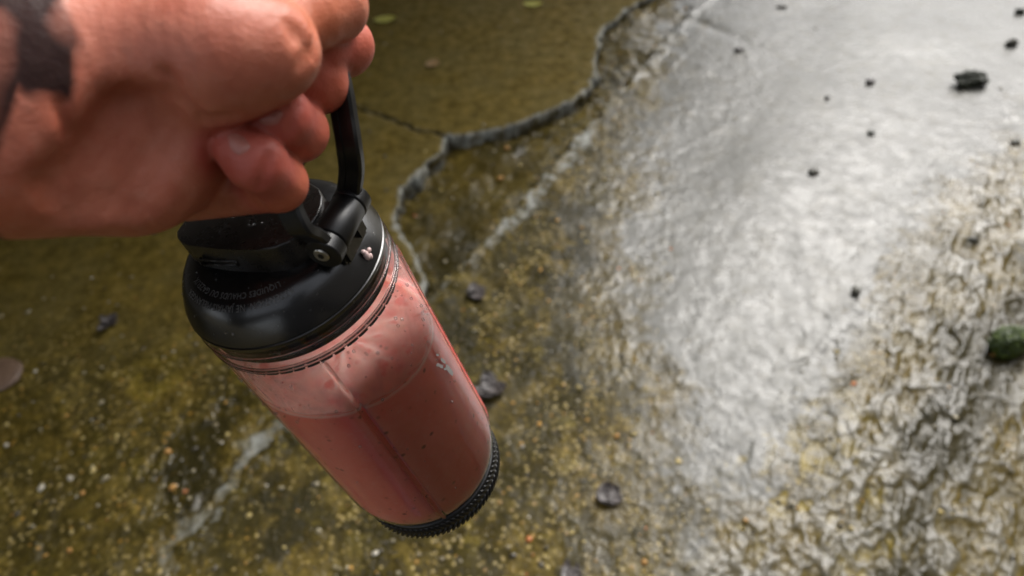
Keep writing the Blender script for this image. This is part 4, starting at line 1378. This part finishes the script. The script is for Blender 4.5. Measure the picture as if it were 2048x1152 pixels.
def moss_tufts(host, n, seed, mat, spread, zmin=0.0):
    rr = random.Random(seed)
    bm = bmesh.new()
    vs = [v.co.copy() for v in host.data.vertices if v.co.z > zmin]
    for k in range(n):
        p_ = rr.choice(vs)
        q = bmesh.ops.create_icosphere(bm, subdivisions=1, radius=1.0)
        r_ = spread * rr.uniform(0.5, 1.3)
        bmesh.ops.transform(bm, matrix=Matrix.Translation(p_) @ Matrix.Rotation(rr.uniform(0, 3), 4, 'Z') @ Matrix.Diagonal((r_, r_ * rr.uniform(0.6, 1), r_ * rr.uniform(0.5, 1.1), 1)), verts=q['verts'])
    return tag(from_bm('moss', bm, mat, host), kind='stuff')


moss_tufts(bpy.data.objects['moss_clump'], 130, 5, M_MOSSDARK, 0.0065)
ms = lump('mossy_stone', 1.062, 0.963, (0.098, 0.062), 'rounded green mossy stone at the right edge', 'stone', M_GREEN, None, 0.2, 35, 0.15, 0.6, 5)
moss_tufts(ms, 170, 6, M_GREEN, 0.0055, 0.004)
bs = lump('brown_leaf', -1.215, 1.14, (0.115, 0.11), 'broad brown leaf with a pale rim at the left edge', 'leaf', M_BROWN, None, 0.18, 33, 0.4, 0.10, 3)

# small fallen leaves lying flat on the far slab
def flat_leaf(x, y, L, Wd, label, mat, rot):
    bm = bmesh.new()
    g = []
    for i in range(11):
        u = -1 + 0.2 * i
        wd = Wd / 2 * max(1 - u * u, 0.0) ** 0.7 + 0.0003
        g.append([bm.verts.new((u * L / 2, v * wd, 0.0025 + 0.003 * abs(v) + 0.003 * u * u)) for v in (-1, -0.5, 0, 0.5, 1)])
    for A, B in zip(g, g[1:]):
        for j in range(4): bm.faces.new((A[j], B[j], B[j + 1], A[j + 1]))
    bmesh.ops.solidify(bm, geom=bm.faces[:], thickness=0.001)
    o = from_bm('fallen_leaf', bm, mat)
    o.location = (x, y, ground_z(x, y)); o.rotation_euler = (0, 0, rot)
    return tag(o, label, 'leaf', 'small leaves on the far slab')


flat_leaf(-0.397, 2.79, 0.088, 0.06, 'yellow leaf on the far slab beside the index finger', M_YELLOW, 0.1)
flat_leaf(-0.208, 2.413, 0.055, 0.045, 'tan leaf in the middle of the far slab', M_TAN, 0.9)
flat_leaf(0.181, 2.803, 0.075, 0.045, 'yellow leaf at the top edge near the upper end of the broken edge', M_YELLOW, -0.2)

G2 = 'orange grit on the concrete'
for i, (x, y, s, lab) in enumerate([
        (-0.750, 0.887, 0.021, 'orange grain at the upper edge of the dark patch'), (-0.720, 0.804, 0.021, 'yellow orange grain low in the dark patch'),
        (-0.902, 0.807, 0.014, 'orange grain left of the dark patch'), (-0.885, 0.685, 0.014, 'orange grain in the lower left corner'),
        (0.024, 1.927, 0.022, 'red orange grain under the broken slab edge'), (-0.005, 1.789, 0.024, 'orange grain in the middle of the recess'),
        (0.188, 0.837, 0.015, 'orange grain between the cup and the grey sheen'), (0.193, 0.568, 0.015, 'orange grain by the bottom edge')]):
    lump('grit_grain', x, y, (s * 0.8, s * 0.62), lab, 'grit', M_ORANGE, G2, 0.25, 40 + i, i * 0.7, 0.5, 2)

# loose grit and small stones, too many to count
def grit():
    rs = np.random.RandomState(5)
    t = (1 + 5 ** 0.5) / 2
    ico = np.array([(-1, t, 0), (1, t, 0), (-1, -t, 0), (1, -t, 0), (0, -1, t), (0, 1, t), (0, -1, -t), (0, 1, -t), (t, 0, -1), (t, 0, 1), (-t, 0, -1), (-t, 0, 1)], float)
    ico /= np.linalg.norm(ico[0])
    icf = np.array([(0, 11, 5), (0, 5, 1), (0, 1, 7), (0, 7, 10), (0, 10, 11), (1, 5, 9), (5, 11, 4), (11, 10, 2), (10, 7, 6), (7, 1, 8), (3, 9, 4), (3, 4, 2), (3, 2, 6), (3, 6, 8), (3, 8, 9), (4, 9, 5), (2, 4, 11), (6, 2, 10), (8, 6, 7), (9, 8, 1)])
    V, F, Cc = [], [], []
    cols = [((0.22, 0.19, 0.12), 5), ((0.15, 0.12, 0.06), 5), ((0.40, 0.22, 0.05), 0.9), ((0.32, 0.25, 0.09), 3), ((0.06, 0.05, 0.03), 3), ((0.40, 0.37, 0.30), 0.8), ((0.38, 0.13, 0.04), 0.3)]
    pr = np.array([c[1] for c in cols]); pr = pr / pr.sum()
    n = 0
    rows_y = GY[:, 0]
    while n < 2300:
        r = rs.randint(0, NY); c = rs.randint(0, NX)
        y, x = GY[r, c], GX[r, c]
        sl = in_slab[r, c]
        dens = (0.22 + 0.5 * near_mix[r, c] + 0.6 * m_dark[r, c]) if sl else (0.9 * (1 - m_grey[r, c]) * (1 - 0.75 * m_right[r, c]) + 0.02)
        if rs.rand() > dens * min(1.0, 1.2 / y): continue
        z = h_slab[r, c] if sl else h_ground[r, c]
        s = 0.0022 * (1 + 1.1 * rs.rand() ** 3 * 2)
        sc = s * (0.7 + 0.6 * rs.rand(3)); sc[2] *= 0.55
        pts = ico * sc * (0.6 + 0.7 * rs.rand(12, 1))
        a = rs.rand() * 6.28
        R = np.array([[math.cos(a), -math.sin(a), 0], [math.sin(a), math.cos(a), 0], [0, 0, 1]])
        V.append(pts @ R.T + np.array([x, y, z + sc[2] * 0.35])); F.append(icf + 12 * n)
        k = rs.choice(len(cols), p=pr)
        cc = np.array([*cols[k][0], 1.0]); cc[:3] *= 0.75 + 0.5 * rs.rand()
        Cc.append(np.tile(cc, (12, 1)))
        n += 1
    t_ = NT('grit')
    at = t_('Attribute', _attribute_name='stone')
    p_ = t_('BsdfPrincipled', Base__Color=at.outputs['Color'], Roughness=0.22)
    m_ = t_.surf(p_.outputs[0])
    o = mesh_obj('gravel', np.concatenate(V), np.concatenate(F), m_, smooth=True)
    attr(o, 'stone', np.concatenate(Cc))
    tag(o, 'loose wet grit scattered over the concrete', 'gravel', kind='stuff')


grit()
